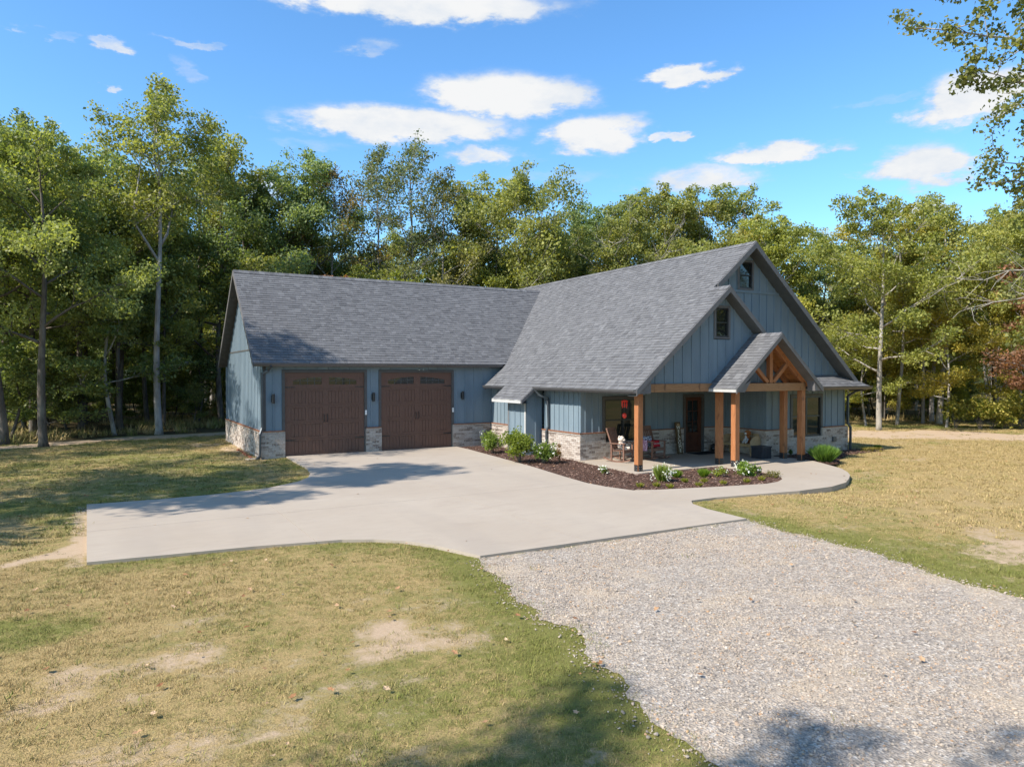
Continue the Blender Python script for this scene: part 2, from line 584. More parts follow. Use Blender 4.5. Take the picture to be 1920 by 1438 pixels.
def clip(poly, nx, ny, d):
    """keep nx*x+ny*y<=d of a convex polygon"""
    out = []
    for i in range(len(poly)):
        p, q = poly[i], poly[(i + 1) % len(poly)]
        a, b = nx * p[0] + ny * p[1] - d, nx * q[0] + ny * q[1] - d
        if a <= 0:
            out.append(p)
        if (a < 0 < b) or (b < 0 < a):
            t = a / (a - b)
            out.append((p[0] + (q[0] - p[0]) * t, p[1] + (q[1] - p[1]) * t))
    return out
def area(p):
    return abs(sum(p[i][0] * p[(i + 1) % len(p)][1] - p[(i + 1) % len(p)][0] * p[i][1] for i in range(len(p)))) / 2
def ccw(p):
    s_ = sum(p[i][0] * p[(i + 1) % len(p)][1] - p[(i + 1) % len(p)][0] * p[i][1] for i in range(len(p)))
    return p if s_ > 0 else p[::-1]
def clipc(poly, cv):
    cv = ccw(cv)
    for i in range(len(cv)):
        (x0, y0), (x1, y1) = cv[i], cv[(i + 1) % len(cv)]
        nx, ny = (y1 - y0), -(x1 - x0)
        poly = clip(poly, nx, ny, nx * x0 + ny * y0)
        if len(poly) < 3:
            return []
    return poly
V = Vector
FRONT = lambda y: (V((0, y, 0)), V((1, 0, 0)), V((0, 0, 1)), V((0, -1, 0)))
LEFT = lambda x: (V((x, 0, 0)), V((0, 1, 0)), V((0, 0, 1)), V((-1, 0, 0)))
RIGHT = lambda x: (V((x, 0, 0)), V((0, 1, 0)), V((0, 0, 1)), V((1, 0, 0)))
BACK = lambda y: (V((0, y, 0)), V((1, 0, 0)), V((0, 0, 1)), V((0, 1, 0)))

# noise on the plane for the ground masks
_h = nr.rand(256, 256)
def vnoise(x, y):
    xi, yi = np.floor(x).astype(int), np.floor(y).astype(int)
    fx, fy = x - xi, y - yi
    fx, fy = fx * fx * (3 - 2 * fx), fy * fy * (3 - 2 * fy)
    g_ = lambda a, b: _h[a & 255, b & 255]
    return (g_(xi, yi) * (1 - fx) + g_(xi + 1, yi) * fx) * (1 - fy) + (g_(xi, yi + 1) * (1 - fx) + g_(xi + 1, yi + 1) * fx) * fy
def fbm(x, y, s, o=5, r_=.55):
    v, a, t = 0, 1, 0
    for i in range(o):
        v = v + a * vnoise(x * s + 17.3 * i, y * s + 9.1 * i)
        t += a; a *= r_; s *= 2.03
    return v / t
def sstep(a, b, x):
    t = np.clip((x - a) / (b - a), 0, 1)
    return t * t * (3 - 2 * t)
def inpoly(x, y, poly):
    c_ = np.zeros(x.shape, bool)
    for i in range(len(poly)):
        (x0, y0), (x1, y1) = poly[i], poly[(i + 1) % len(poly)]
        if y0 == y1:
            continue
        t = ((y0 > y) != (y1 > y)) & (x < (x1 - x0) * (y - y0) / (y1 - y0) + x0)
        c_ ^= t
    return c_
def seg_dist(x, y, pts):
    d = np.full(x.shape, 1e9)
    for (x0, y0), (x1, y1) in zip(pts[:-1], pts[1:]):
        dx, dy = x1 - x0, y1 - y0
        t = np.clip(((x - x0) * dx + (y - y0) * dy) / (dx * dx + dy * dy), 0, 1)
        d = np.minimum(d, np.hypot(x - x0 - t * dx, y - y0 - t * dy))
    return d
# ---------------------------------------------------------------- ground
DRIVE = [(.87, .1), (.78, -2.2), (.70, -3.7), (.56, -4.67), (.25, -5.6), (-.16, -6.22), (-1.17, -7.0), (-2.52, -7.33), (-3.71, -7.40), (-5.22, -7.30),
         (-5.13, -13.13), (-4.09, -13.25), (-2.6, -13.40), (-1.16, -13.68), (-.65, -13.95), (-.21, -14.35), (.08, -14.85), (.27, -15.34), (.47, -15.95),
         (6.62, -16.08), (6.70, -14.9), (6.86, -14.3), (7.12, -13.98), (7.3, -13.2), (6.86, -12.02), (6.66, -11.3), (6.6, -10.52), (6.75, -9.2), (7.1, -6.95), (7.4, -4), (7.68, -1.16), (7.72, .1)]
WALK = [(7.12, -13.98), (7.94, -13.97), (9.2, -14.16), (10.51, -14.36), (11.83, -14.34), (12.8, -14.08), (13.52, -13.68), (14.2, -13.25), (14.69, -12.84), (15.25, -12.25), (15.6, -11.65),
        (16.0, -10.9), (16.2, -10.5), (12.38, -10.5), (12.5, -10.95), (12.52, -11.5), (12.35, -12.1), (12.1, -12.5), (11.79, -12.78), (11.3, -13.03), (10.74, -13.12), (9.34, -12.85), (8.4, -12.6), (7.46, -12.36), (6.95, -12.12), (7.3, -13.2)]
PORCH = [(9.24, -6.40), (8.93, -9.85), (12.35, -9.85), (12.35, -10.494), (16.22, -10.494), (16.22, -9.2), (16.0, -8.72), (16.0, -6.40)]
BED = [(7.6, .05), (9.4, .05), (9.4, -6.5), (9.05, -9.8), (12.4, -9.8), (12.45, -10.9), (12.55, -11.5), (12.15, -12.52), (11.8, -12.84), (10.74, -13.2), (9.34, -12.9), (7.46, -12.4), (6.8, -12.1), (6.55, -10.52), (7.05, -6.95), (7.6, -1.16)]
BED2 = [(16.15, -8.6), (20.9, -8.6), (21.8, -8.75), (22.5, -9.1), (21.9, -9.5), (20.4, -9.75), (18.8, -10.0), (17.5, -10.5), (16.8, -11.1), (16.25, -11.35), (15.95, -11.15), (16.1, -10.6)]
GRAVEL0 = [(.47, -15.9), (6.62, -16.0), (6.5, -16.6), (6.45, -17.6), (6.38, -18.62), (6.1, -19.7), (5.95, -20.24), (5.82, -21.5), (5.5, -24), (5.0, -30), (3.5, -45),
           (-9, -45), (-6.5, -33), (-3.3, -27), (-1.9, -24), (-.95, -22.7), (-.62, -21.5), (-.5, -20.8), (-.28, -20.1), (-.08, -19.4), (-.16, -18.76), (-.05, -18.1), (.14, -17.45), (.35, -16.6)]
FOREST = [(-200, 9), (-30, 8.5), (-9, 10.3), (-4.7, 12.6), (.3, 13.2), (3, 14), (12, 12.0), (24, 13.5), (27, 8), (30, 3.5), (37.7, 1.0), (44, -4), (60, -14), (90, -30), (200, -80)]
fx_, fy_ = [p[0] for p in FOREST], [p[1] for p in FOREST]

def masks(x, y):
    e = np.interp(x, fx_, fy_)
    lit = sstep(-.6, .9, y - e + (fbm(x, y, .5) - .5) * 2)
    n1, n2, n3 = fbm(x, y, .45), fbm(x + 50, y, 1.5), fbm(x, y + 80, .13)
    n4 = fbm(x * .55 + 30, y * 1.3 + 12, 1.1)
    bare = sstep(.44, .74, n1 * .35 + n2 * .3 + n4 * .4) * .8
    near = sstep(-14.5, -18.5, y) * sstep(.5, -2.5, x)
    bare = bare * (.6 + .75 * near)
    # worn patches seen in the lawn
    for (px, py, rx, ry, s) in [(-4.7, -17.9, .9, .5, .75), (-5.3, -18.5, .9, .35, .7), (-1.4, -17.6, .9, .3, .5), (-.5, -17.1, .6, .3, .4), (-3.2, -19.5, .7, .3, .55), (-4.4, -19.9, .9, .35, .7), (-2.6, -19.7, .6, .3, .5),
                                (-3.5, -18.6, 1.2, .4, .5), (8.3, -20.1, 1.4, 1.0, .85), (10.2, -19.2, 1.6, .6, .6), (12, -17.5, 3, .8, .35), (14, -16.3, 2.5, .5, .35), (-7.6, -5.3, 2.0, .4, .6), (-5.7, -5.1, 1.2, .3, .45), (.0, 3.5, .8, 3.4, .9), (-.8, 6.5, 1.2, 1.0, .7)]:
        d = np.hypot((x - px) / rx, (y - py) / ry)
        bare = np.maximum(bare, s * .9 * sstep(1.5, .2, d + (n2 - .5) * 2.6 + (n4 - .5) * 1.2))
    path = seg_dist(x, y, [(-14, -13.8), (-9, -13.3), (-6.31, -12.54), (-5.91, -12.25), (-5.35, -12.0), (-5.15, -11)])
    bare = np.maximum(bare, sstep(.55, .15, path + (n2 - .5) * .8))
    bare = np.maximum(bare, .7 * sstep(.3, .08, seg_dist(x, y, [(-5.3, -7.5), (-5.25, -13)]) + (n2 - .5) * .3))
    b2 = seg_dist(x, y, [(22, 1.5), (27.6, -3.6), (31.5, -7.0), (36, -12), (50, -22)])
    bare = np.maximum(bare, 1.0 * sstep(3.2, 1.6, b2 + (n1 - .5) * 3) * sstep(18, 24, x))
    st = (e - y)
    bare = np.maximum(bare, sstep(2.6, 1.6, st + (n2 - .5) * 1.2) * sstep(-.4, .3, st) * (x < 5))
    bare = bare * (1 - lit)
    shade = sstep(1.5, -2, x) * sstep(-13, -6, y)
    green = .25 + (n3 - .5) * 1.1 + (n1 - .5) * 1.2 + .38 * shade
    d1 = seg_dist(x, y, DRIVE + DRIVE[:1])
    green = green + .45 * sstep(1.3, .1, d1)
    d2 = seg_dist(x, y, GRAVEL0[1:10])
    green = green + .5 * sstep(1.0, .15, d2)
    d3 = seg_dist(x, y, GRAVEL0[13:])
    green = green + .45 * sstep(1.3, .2, d3) + .3 * sstep(-18.5, -21, y) * sstep(-6, -3, x)
    green = np.maximum(green, .85 * sstep(1.2, .4, np.hypot((x + 5.8) / 1.2, (y + 16.2) / .8) + (n2 - .5)))
    green = np.maximum(green, .9 * sstep(1.6, .6, seg_dist(x, y, [(30, 1), (36, -3.5), (42, -8)]) + (n1 - .5) * 1.5) * sstep(20, 26, x))
    bare = bare * (1 - .85 * sstep(.8, .1, d2)) * (1 - .9 * sstep(.7, .1, d3))
    return np.clip(green, 0, 1), np.clip(bare, 0, 1), lit
def gz(x, y):
    z = -.052 + (fbm(x, y, .35) - .5) * .05 + (fbm(x, y, 2.2, 3) - .5) * .03
    z = z - .09 * sstep(2.2, .2, seg_dist(x, y, [(11.8, -14.5), (13.6, -13.9), (14.9, -12.9), (15.8, -11.8)]))
    far = np.hypot(x - 8, y + 2)
    return z + .0 * far

def axis(lo, hi, st, outer):
    a = list(np.arange(lo, hi + 1e-6, st))
    g_ = st
    v = hi
    while v < outer:
        g_ *= 1.25
        v += g_
        a.append(v)
    g_, v = st, lo
    while v > -outer:
        g_ *= 1.25
        v -= g_
        a.insert(0, v)
    return np.array(a)
ax_, ay_ = axis(-12, 40, .17, 500), axis(-25, 14, .17, 500)
GX, GY = np.meshgrid(ax_, ay_)
gg, gb, gl = masks(GX.ravel(), GY.ravel())
zz = gz(GX.ravel(), GY.ravel())
nx_, ny_ = len(ax_), len(ay_)
me = bpy.data.meshes.new('lawn')
idx = np.arange(nx_ * ny_).reshape(ny_, nx_)
quads = np.stack([idx[:-1, :-1], idx[:-1, 1:], idx[1:, 1:], idx[1:, :-1]], -1).reshape(-1, 4)
def fast_mesh(me, verts, faces):
    verts = np.asarray(verts, np.float32); faces = np.asarray(faces, np.int32)
    k_ = faces.shape[1]
    me.vertices.add(len(verts)); me.vertices.foreach_set('co', verts.ravel())
    me.loops.add(faces.size); me.loops.foreach_set('vertex_index', faces.ravel())
    me.polygons.add(len(faces))
    me.polygons.foreach_set('loop_start', np.arange(0, faces.size, k_, dtype=np.int32))
    me.update(calc_edges=True)
fast_mesh(me, np.stack([GX.ravel(), GY.ravel(), zz], -1), quads)
for nm, arr in (('green', gg), ('bare', gb), ('litter', gl)):
    at = me.attributes.new(nm, 'FLOAT', 'POINT')
    at.data.foreach_set('value', arr.astype(np.float32))
me.materials.append(M['ground'])
me.polygons.foreach_set('use_smooth', [True] * len(me.polygons))
lawn = bpy.data.objects.new('lawn', me)
COL.objects.link(lawn)
tag(lawn, kind='structure')

def densify(poly, step, jit=0):
    out = []
    for i in range(len(poly)):
        (x0, y0), (x1, y1) = poly[i], poly[(i + 1) % len(poly)]
        n_ = max(1, int(math.hypot(x1 - x0, y1 - y0) / step))
        for j in range(n_):
            t = j / n_
            out.append((x0 + (x1 - x0) * t + rng.uniform(-jit, jit), y0 + (y1 - y0) * t + rng.uniform(-jit, jit)))
    return out
def sheet(name, poly, mat, z, step=.3, jit=0, grid=.35):
    """a flat area filled with a fine surface that follows the ground"""
    pts = densify(poly, step, jit)
    bm = bmesh.new()
    vs_ = [bm.verts.new((x, y, 0)) for x, y in pts]
    bm.faces.new(vs_)
    xs = [p[0] for p in pts]; ys = [p[1] for p in pts]
    for c_, n_ in ((np.arange(min(xs), max(xs), grid), (1, 0, 0)), (np.arange(min(ys), max(ys), grid), (0, 1, 0))):
        for v in c_[1:]:
            bmesh.ops.bisect_plane(bm, geom=bm.verts[:] + bm.edges[:] + bm.faces[:], plane_co=(v, v, 0), plane_no=n_)
    bmesh.ops.triangulate(bm, faces=bm.faces[:])
    co = np.array([v.co[:] for v in bm.verts])
    zs = gz(co[:, 0], co[:, 1]) if z is None else None
    for i, v in enumerate(bm.verts):
        v.co.z = z if z is not None else zs[i]
    me = bpy.data.meshes.new(name)
    bm.to_mesh(me); bm.free()
    me.materials.append(M[mat])
    o = bpy.data.objects.new(name, me)
    COL.objects.link(o)
    tag(o, kind='structure')
    return o
def wobble(poly, step, amp):
    pts = np.array(densify(poly, step))
    dx = (fbm(pts[:, 0], pts[:, 1], 2.6, 4, .7) - .5) * amp * 2
    dy = (fbm(pts[:, 0] + 40, pts[:, 1], 2.6, 4, .7) - .5) * amp * 2
    return [(a + b, c_ + d) for a, b, c_, d in zip(pts[:, 0], dx, pts[:, 1], dy)]
GRAVEL = wobble(GRAVEL0, .09, .22)
g_o = sheet('gravel_drive', GRAVEL, 'gravel_bed', None, 5, 0, .22)
g_o.location.z = .010
sheet('mulch_bed', BED, 'mulch_soil', -.028, 1, 0, .6)
sheet('mulch_bed', BED2, 'mulch_soil', -.035, 1, .05, .6)

def slab(name, poly, lines, z0=-.26, z1=0, label=None):
    """poured concrete: a base under the joints and one panel per joint field"""
    root = bpy.data.objects.new(name, None)
    COL.objects.link(root); WL[root.name] = (0, 0, 0); tag(root, kind='structure')
    bm = bmesh.new()
    bm.faces.new([bm.verts.new((x, y, 0)) for x, y in poly])
    for co, no in lines:
        bmesh.ops.bisect_plane(bm, geom=bm.verts[:] + bm.edges[:] + bm.faces[:], plane_co=(*co, 0), plane_no=(*no, 0))
    for f_ in list(bm.faces):
        pl_ = [(l.vert.co.x, l.vert.co.y) for l in f_.loops]
        if area(pl_) < .02:
            continue
        b2 = bmesh.new()
        ff_ = b2.faces.new([b2.verts.new((x, y, z1)) for x, y in pl_])
        if ff_.normal.z < 0 or True:
            b2.normal_update()
            if ff_.normal.z < 0:
                ff_.normal_flip()
        bmesh.ops.inset_region(b2, faces=[ff_], thickness=.006, use_boundary=True)
        rim = [g for g in b2.faces if g is not ff_]
        bmesh.ops.delete(b2, geom=rim, context='FACES')
        ex = bmesh.ops.extrude_face_region(b2, geom=[ff_])
        for v in [g for g in ex['geom'] if isinstance(g, bmesh.types.BMVert)]:
            v.co.z = z0
        bmesh.ops.recalc_face_normals(b2, faces=b2.faces[:])
        me = bpy.data.meshes.new('concrete_panel')
        b2.to_mesh(me); b2.free()
        me.materials.append(M['concrete'])
        o = bpy.data.objects.new('concrete_panel', me)
        COL.objects.link(o); o.parent = root
    bm.free()
    return root
slab('driveway', DRIVE, [((0, -5.2), (0, 1)), ((0, -10.6), (0, 1)), ((-1.6, 0), (1, 0)), ((2.6, 0), (1, 0))])
slab('front_walkway', WALK, [((9.4, 0), (1, 0)), ((12.6, 0), (1, 0)), ((0, -12.4), (0, 1))] [:2])
slab('porch_floor', PORCH, [((0, -9.853), (0, 1))], -.2, 0.0)

# ---------------------------------------------------------------- house
HZ = thing('farmhouse', 'blue board and batten house with grey shingle roof, whitewashed brick base and cedar porch posts', 'house', (9.3, 0, 0))
def part(name, mb, mat, parent=HZ, **k_):
    return mb.build(name, mat, parent, **k_)

def wall(fr, polys, name='wall', sp=.406, phase=0.0, mat='siding', depth=.1, battens=True, bw=.05):
    mb = MB()
    for p in polys:
        mb.prism(p, fr, -depth, 0)
    w = part(name, mb, 'siding')
    if not battens:
        return w
    x0 = min(p[0] for q in polys for p in q); x1 = max(p[0] for q in polys for p in q)
    n0 = math.floor((x0 - phase) / sp)
    for i in range(n0, int((x1 - phase) / sp) + 2):
        a, b = phase + i * sp, phase + (i + 1) * sp
        for p in polys:
            pm, bt = MB(), MB()
            q = clip(clip(p, 1, 0, b - bw / 2 - .001), -1, 0, -(a + bw / 2 + .001))
            if len(q) > 2 and area(q) > .002:
                pm.prism(q, fr, .001, .010, rng.random())
                part('siding_panel', pm, 'siding', w)
            q = clip(clip(p, 1, 0, a + bw / 2), -1, 0, -(a - bw / 2))
            if len(q) > 2 and area(q) > .002:
                bt.prism(q, fr, .001, .030, rng.random())
                part('batten', bt, 'siding', w)
    return w

BR = []   # every brick: parent, frame, x0, x1, z0, z1, tone
def brick_wall(fr, rects, cap=True, course=.075, bl=.25, holes=()):
    for (x0, x1, z0, z1) in rects:
        mb = MB()
        mb.prism([(x0, z0), (x1, z0), (x1, z1), (x0, z1)], fr, -.1, -.008)
        w = part('brick_wall', mb, 'mortar')
        zt = z1 - .078
        nrow = int(round((zt - z0) / course))
        for i in range(nrow):
            za, zb_ = z0 + i * course + .005, z0 + (i + 1) * course - .005
            x = x0 - (bl / 2 if (i % 2) else 0)
            while x < x1 - .01:
                a, b = max(x + .005, x0), min(x + bl - .005, x1)
                if b - a > .03:
                    BR.append((w, fr, a, b, za, zb_, rng.random()))
                x += bl
        x = x0
        while x < x1 - .01:           # rowlock course on top
            a, b = x + .004, min(x + .072, x1)
            if b - a > .02:
                BR.append((w, fr, a, b, zt + .004, z1 - .002, .45 + .55 * rng.random()))
            x += .076
    return w
def ledge(fr, x0, x1, z=.905, ext0=0, ext1=0):
    mb = MB()
    mb.prism([(x0 - ext0, z), (x1 + ext1, z), (x1 + ext1, z + .035), (x0 - ext0, z + .035)], fr, -.1, .028)
    return part('ledge_board', mb, 'ledge_brown')

ZB = .902
D1 = (.844, 3.823); D2 = (4.50, 7.513); DH = 3.036
SY = .09   # siding stands back from the brick face
# garage front
gf = FRONT(SY)
zt = 3.33
wall(gf, [[(SY, .9), (D1[0] - .1, .9), (D1[0] - .1, DH + .11), (SY, DH + .11)], [(D1[1] + .1, .9), (D2[0] - .1, .9), (D2[0] - .1, DH + .11), (D1[1] + .1, DH + .11)],
          [(D2[1] + .1, .9), (9.4, .9), (9.4, DH + .11), (D2[1] + .1, DH + .11)], [(SY, DH + .111), (9.4, DH + .111), (9.4, zt), (SY, zt)], [(9.401, 2.5), (10.3, 2.5), (10.3, zt), (9.401, zt)]], phase=.44)
gb_ = FRONT(0)
brick_wall(gb_, [(0, D1[0] - .005, -.12, ZB), (D1[1] + .05, D2[0] - .005, -.12, ZB), (D2[1] + .045, 9.31, -.12, ZB)])
ledge(gb_, 0.03, D1[0] - .03); ledge(gb_, D1[1] + .06, D2[0] - .03); ledge(gb_, D2[1] + .07, 9.29)
# garage side (faces the woods on the left)
gs = LEFT(SY)
YB = 8.276
ridge_z, ridge_y, gsl = 7.168, 4.138, .877
zr = lambda y: ridge_z - gsl * abs(y - ridge_y) - .17
wall(gs, [[(SY, .9), (YB - SY, .9), (YB - SY, zr(YB - SY)), (YB - SY - .5, 3.9), (SY + .5, 3.9), (SY, zr(SY))]], sp=.30, phase=.15)
wall(gs, [[(SY + .5, 3.95), (YB - SY - .5, 3.95), (ridge_y, zr(ridge_y))]], name='gable_wall', sp=.30, phase=.15)
mb = MB(); mb.prism([(.62, 3.9), (YB - .62, 3.9), (YB - .66, 3.95), (.66, 3.95)], gs, -.02, .035); part('trim_band', mb, 'trim_dark')
brick_wall(LEFT(0), [(-.0, YB, -.12, ZB)])
ledge(LEFT(0), 0.0, YB)
mb = MB(); mb.prism([(SY, .95), (SY + .09, .95), (SY + .09, 3.3), (SY, 3.3)], gf, .0, .034); part('corner_board', mb, 'trim_dark')
mb = MB(); mb.prism([(-.0, 0), (9.3, 0), (9.3, 3.3), (-.0, 3.3)], BACK(YB - .1), -.1, 0)
mb.prism([(9.3, .0), (20.6, 0), (20.6, 2.6), (14.93, 7.4), (9.3, 2.6)], BACK(8.9), -.1, 0)
part('back_wall', mb, 'siding')

# main house
XL = 9.318
mw = LEFT(XL + SY)
wall(mw, [[(-6.34, .9), (-4.0, .9), (-4.0, 2.75), (-6.34, 2.75)]], phase=-6.43 + .22, sp=.30)
wall(mw, [[(-2.5, .9), (SY, .9), (SY, 2.75), (-2.5, 2.75)]], phase=-.1, sp=.30)
brick_wall(LEFT(XL), [(-6.426, -4.0, -.12, ZB)]); brick_wall(LEFT(XL), [(-2.5, -.02, -.12, ZB)])
ledge(LEFT(XL), -6.43, -4.0, ext0=.03); ledge(LEFT(XL), -2.5, -.03)
# fireplace bump
BX, BY0, BY1 = 8.68, -3.92, -2.6
wall(LEFT(BX), [[(BY0, -.1), (BY1, -.1), (BY1, 2.05), (BY0, 2.05)]], name='bump_wall', sp=.40, phase=BY0 + .42 )
wall(FRONT(BY0), [[(BX, -.1), (XL + .05, -.1), (XL + .05, 2.68), (BX + .01, 2.12)]], name='bump_wall', sp=.8, phase=BX + .4)
wall(BACK(BY1), [[(BX, -.1), (XL + .05, -.1), (XL + .05, 2.68), (BX + .01, 2.12)]], name='bump_wall', battens=False)
mb = MB(); mb.prism([(BY0 - .0, -.1), (BY0 + .09, -.1), (BY0 + .09, 2.0), (BY0, 2.0)], LEFT(BX), .0, .034); part('corner_board', mb, 'trim_light')
mb = MB(); mb.prism([(BY1 - .08, -.1), (BY1, -.1), (BY1, 2.0), (BY1 - .08, 2.0)], LEFT(BX), .0, .034); part('corner_board', mb, 'fascia_paint')
# porch walls
PYW = -6.43
W1 = (10.42, 12.15, .60, 2.08)
DR = (14.12, 15.18, 0, 2.12)
pf = FRONT(PYW + SY)
wall(pf, [[(XL + SY, .9), (W1[0] - .1, .9), (W1[0] - .1, 2.5), (XL + SY, 2.5)], [(W1[0] - .1, 2.2), (W1[1] + .1, 2.2), (W1[1] + .1, 2.5), (W1[0] - .1, 2.5)],
          [(W1[1] + .1, .9), (DR[0], .9), (DR[0], 2.5), (W1[1] + .1, 2.5)], [(DR[0], 2.2), (DR[1], 2.2), (DR[1], 2.5), (DR[0], 2.5)], [(DR[1], .9), (15.99 + SY, .9), (15.99 + SY, 2.5), (DR[1], 2.5)]], phase=9.6, sp=.30)
brick_wall(FRONT(PYW), [(XL, W1[0], 0, ZB), (W1[0], W1[1], 0, W1[2] - .02), (W1[1], DR[0], 0, ZB), (DR[1], 15.98, 0, ZB)])
for a, b in ((XL - .03, W1[0]), (W1[1], DR[0]), (DR[1], 15.98)):
    ledge(FRONT(PYW), a, b)
XJ = 15.99
wall(LEFT(XJ + SY), [[(-8.61, .9), (PYW, .9), (PYW, 2.5), (-8.61, 2.5)]], phase=-8.5, sp=.30)
brick_wall(LEFT(XJ), [(-8.70, PYW, 0, ZB)])
ledge(LEFT(XJ), -8.7, PYW, ext0=.03)
W2 = (17.48, 19.15, .61, 2.12)
XR = 20.72
wall(FRONT(-8.61), [[(XJ + SY, .9), (W2[0] - .1, .9), (W2[0] - .1, 2.7), (XJ + SY, 2.7)], [(W2[0] - .1, 2.22), (W2[1] + .1, 2.22), (W2[1] + .1, 2.7), (W2[0] - .1, 2.7)],
                    [(W2[1] + .1, .9), (20.62, .9), (20.62, 2.7), (W2[1] + .1, 2.7)]], phase=16.4, sp=.38)
brick_wall(FRONT(-8.70), [(XJ, W2[0], -.15, ZB), (W2[0], W2[1], -.15, W2[2] - .02), (W2[1], XR, -.15, ZB)])
ledge(FRONT(-8.7), XJ, W2[0] - .1); ledge(FRONT(-8.7), W2[1] + .12, XR - .1)
mb = MB(); mb.prism([(-8.6, -.1), (8.9, -.1), (8.9, 2.7), (-8.6, 2.7)], RIGHT(20.62), -.1, 0); part('side_wall', mb, 'siding')
mb = MB(); mb.prism([(-8.69, -.15), (8.9, -.15), (8.9, .9), (-8.69, .9)], RIGHT(XR), -.09, -.008); part('side_wall', mb, 'mortar')
# main gable above
MS = .845
RX, RZ = 14.93, 2.52 + .845 * (14.93 - 8.92)
mg = lambda x: RZ - MS * abs(x - RX) - .19
wall(FRONT(-8.62), [[(9.4, 2.701), (20.6, 2.701), (20.6, mg(20.6)), (RX + (RZ - .19 - 5.86) / MS, 5.86), (RX - (RZ - .19 - 5.86) / MS, 5.86), (9.4, mg(9.4))]], name='gable_wall', phase=14.9, sp=.39)
AW = (14.62, 15.27, 6.02, 6.95)
x5 = (RZ - .19 - 5.95) / MS
wall(FRONT(-8.62), [[(RX - x5, 5.95), (AW[0] - .1, 5.95), (AW[0] - .1, mg(AW[0] - .1))], [(AW[0] - .099, 5.95), (AW[1] + .099, 5.95), (AW[1] + .099, 6.0), (AW[0] - .099, 6.0)],
                    [(AW[0] - .099, 7.02), (AW[1] + .099, 7.02), (AW[1] + .099, mg(AW[1] + .099)), (RX, RZ - .19), (AW[0] - .099, mg(AW[0] - .099))],
                    [(AW[1] + .1, 5.95), (RX + x5, 5.95), (AW[1] + .1, mg(AW[1] + .1))]], name='gable_wall', phase=14.9, sp=.39)
mb = MB(); mb.prism([(RX - x5 - .05, 5.862), (RX + x5 + .05, 5.862), (RX + x5, 5.95), (RX - x5, 5.95)], FRONT(-8.62), -.02, .04); part('trim_band', mb, 'siding')
# lower porch gable
LX, LZ = 12.86, 2.52 + .845 * (12.86 - 8.92)
lg = lambda x: LZ - MS * abs(x - LX) - .19
LW = (12.60, 13.18, 4.2, 5.16)
LY = -9.46
wall(FRONT(LY), [[(9.32, 2.675), (LW[0] - .09, 2.675), (LW[0] - .09, lg(LW[0] - .09)), (9.32, lg(9.32))], [(LW[0] - .089, 2.675), (LW[1] + .089, 2.675), (LW[1] + .089, 4.12), (LW[0] - .089, 4.12)],
                 [(LW[0] - .089, 5.23), (LW[1] + .089, 5.23), (LW[1] + .089, lg(LW[1] + .089)), (LX, LZ - .19), (LW[0] - .089, lg(LW[0] - .089))],
                 [(LW[1] + .09, 2.675), (16.4, 2.675), (16.4, lg(16.4)), (LW[1] + .09, lg(LW[1] + .09))]], name='gable_wall', phase=9.62, sp=.385)
# porch ceiling
mb = MB(); mb.box(9.0, -9.38, 2.50, 16.6, -6.4, 2.53); part('porch_ceiling', mb, 'ceiling_paint')

# ---- roofs
SH = []   # every shingle
def plane_frame(p, upv):
    """p: point on slope, upv: unit horizontal uphill (x,y), slope s"""
    pass
def roof(convex, z_at, uphill, slope, thick=.15, name='roof', deck=True, over=.035):
    """convex plan polygons (x,y); z_at(x,y); uphill unit vec"""
    u = V((uphill[0], uphill[1], slope)).normalized()
    a = V((-uphill[1], uphill[0], 0))
    n_ = a.cross(u)
    if n_.z < 0:
        n_ = -n_
    allp = [V((x, y, z_at(x, y))) for q in convex for x, y in q]
    O = min(allp, key=lambda p: p.z)
    O = V(O)
    fr = (O, a, u, n_)
    uv = [[((V((x, y, z_at(x, y))) - O).dot(a), (V((x, y, z_at(x, y))) - O).dot(u)) for x, y in q] for q in convex]
    mb = MB()
    for q in uv:
        mb.prism(q, fr, -thick, -.012)
    rf = part(name, mb, 'deck_dark')
    x0 = min(p[0] for q in uv for p in q); x1 = max(p[0] for q in uv for p in q)
    y1 = max(p[1] for q in uv for p in q)
    ex = .145
    nrow = int(y1 / ex) + 1
    for i in range(nrow):
        b0 = i * ex - (over if i == 0 else 0)
        x = x0 - rng.uniform(0, .3)
        while x < x1:
            w_ = rng.choice((.12, .16, .20, .26))
            q0 = [(x + .002, b0), (x + w_ - .002, b0), (x + w_ - .002, (i + 1) * ex + .01), (x + .002, (i + 1) * ex + .01)]
            tn_ = rng.choice((rng.uniform(0, .5), rng.uniform(.35, .65), rng.uniform(.5, .9), rng.uniform(.2, 1)))
            dr = rng.choice((.010, .016, .020))
            for q in uv:
                c_ = clipc([(q0[0][0], max(q0[0][1], 0)), (q0[1][0], max(q0[1][1], 0)), q0[2], q0[3]], q)
                if len(c_) > 2 and area(c_) > .0008:
                    if i == 0:
                        c_ = [(px, py - over if py < .001 else py) for px, py in c_]
                    full = abs(area(c_) - (w_ - .004) * (ex + .01)) < 1e-4
                    SH.append((rf, fr, c_, b0, ex, dr, tn_, full, w_))
            x += w_
    return rf
def shingle_geo(mb, fr, c_, b0, ex, dr, tn_):
    O, a, u, n_ = fr
    k_ = len(c_)
    c_ = ccw(c_)
    top = []
    for px, py in c_:
        t = (py - b0) / (ex + .01)
        top.append(O + a * px + u * py + n_ * (dr * (1 - t) + .001 * t))
    bot = [O + a * px + u * py - n_ * .011 for px, py in c_]
    fs = [tuple(range(k_))]
    for i in range(k_):
        j = (i + 1) % k_
        if (c_[i][1] + c_[j][1]) / 2 < b0 + ex * .9:
            fs.append((i, j, k_ + j, k_ + i))
    mb.add(top + bot, fs, tn_)

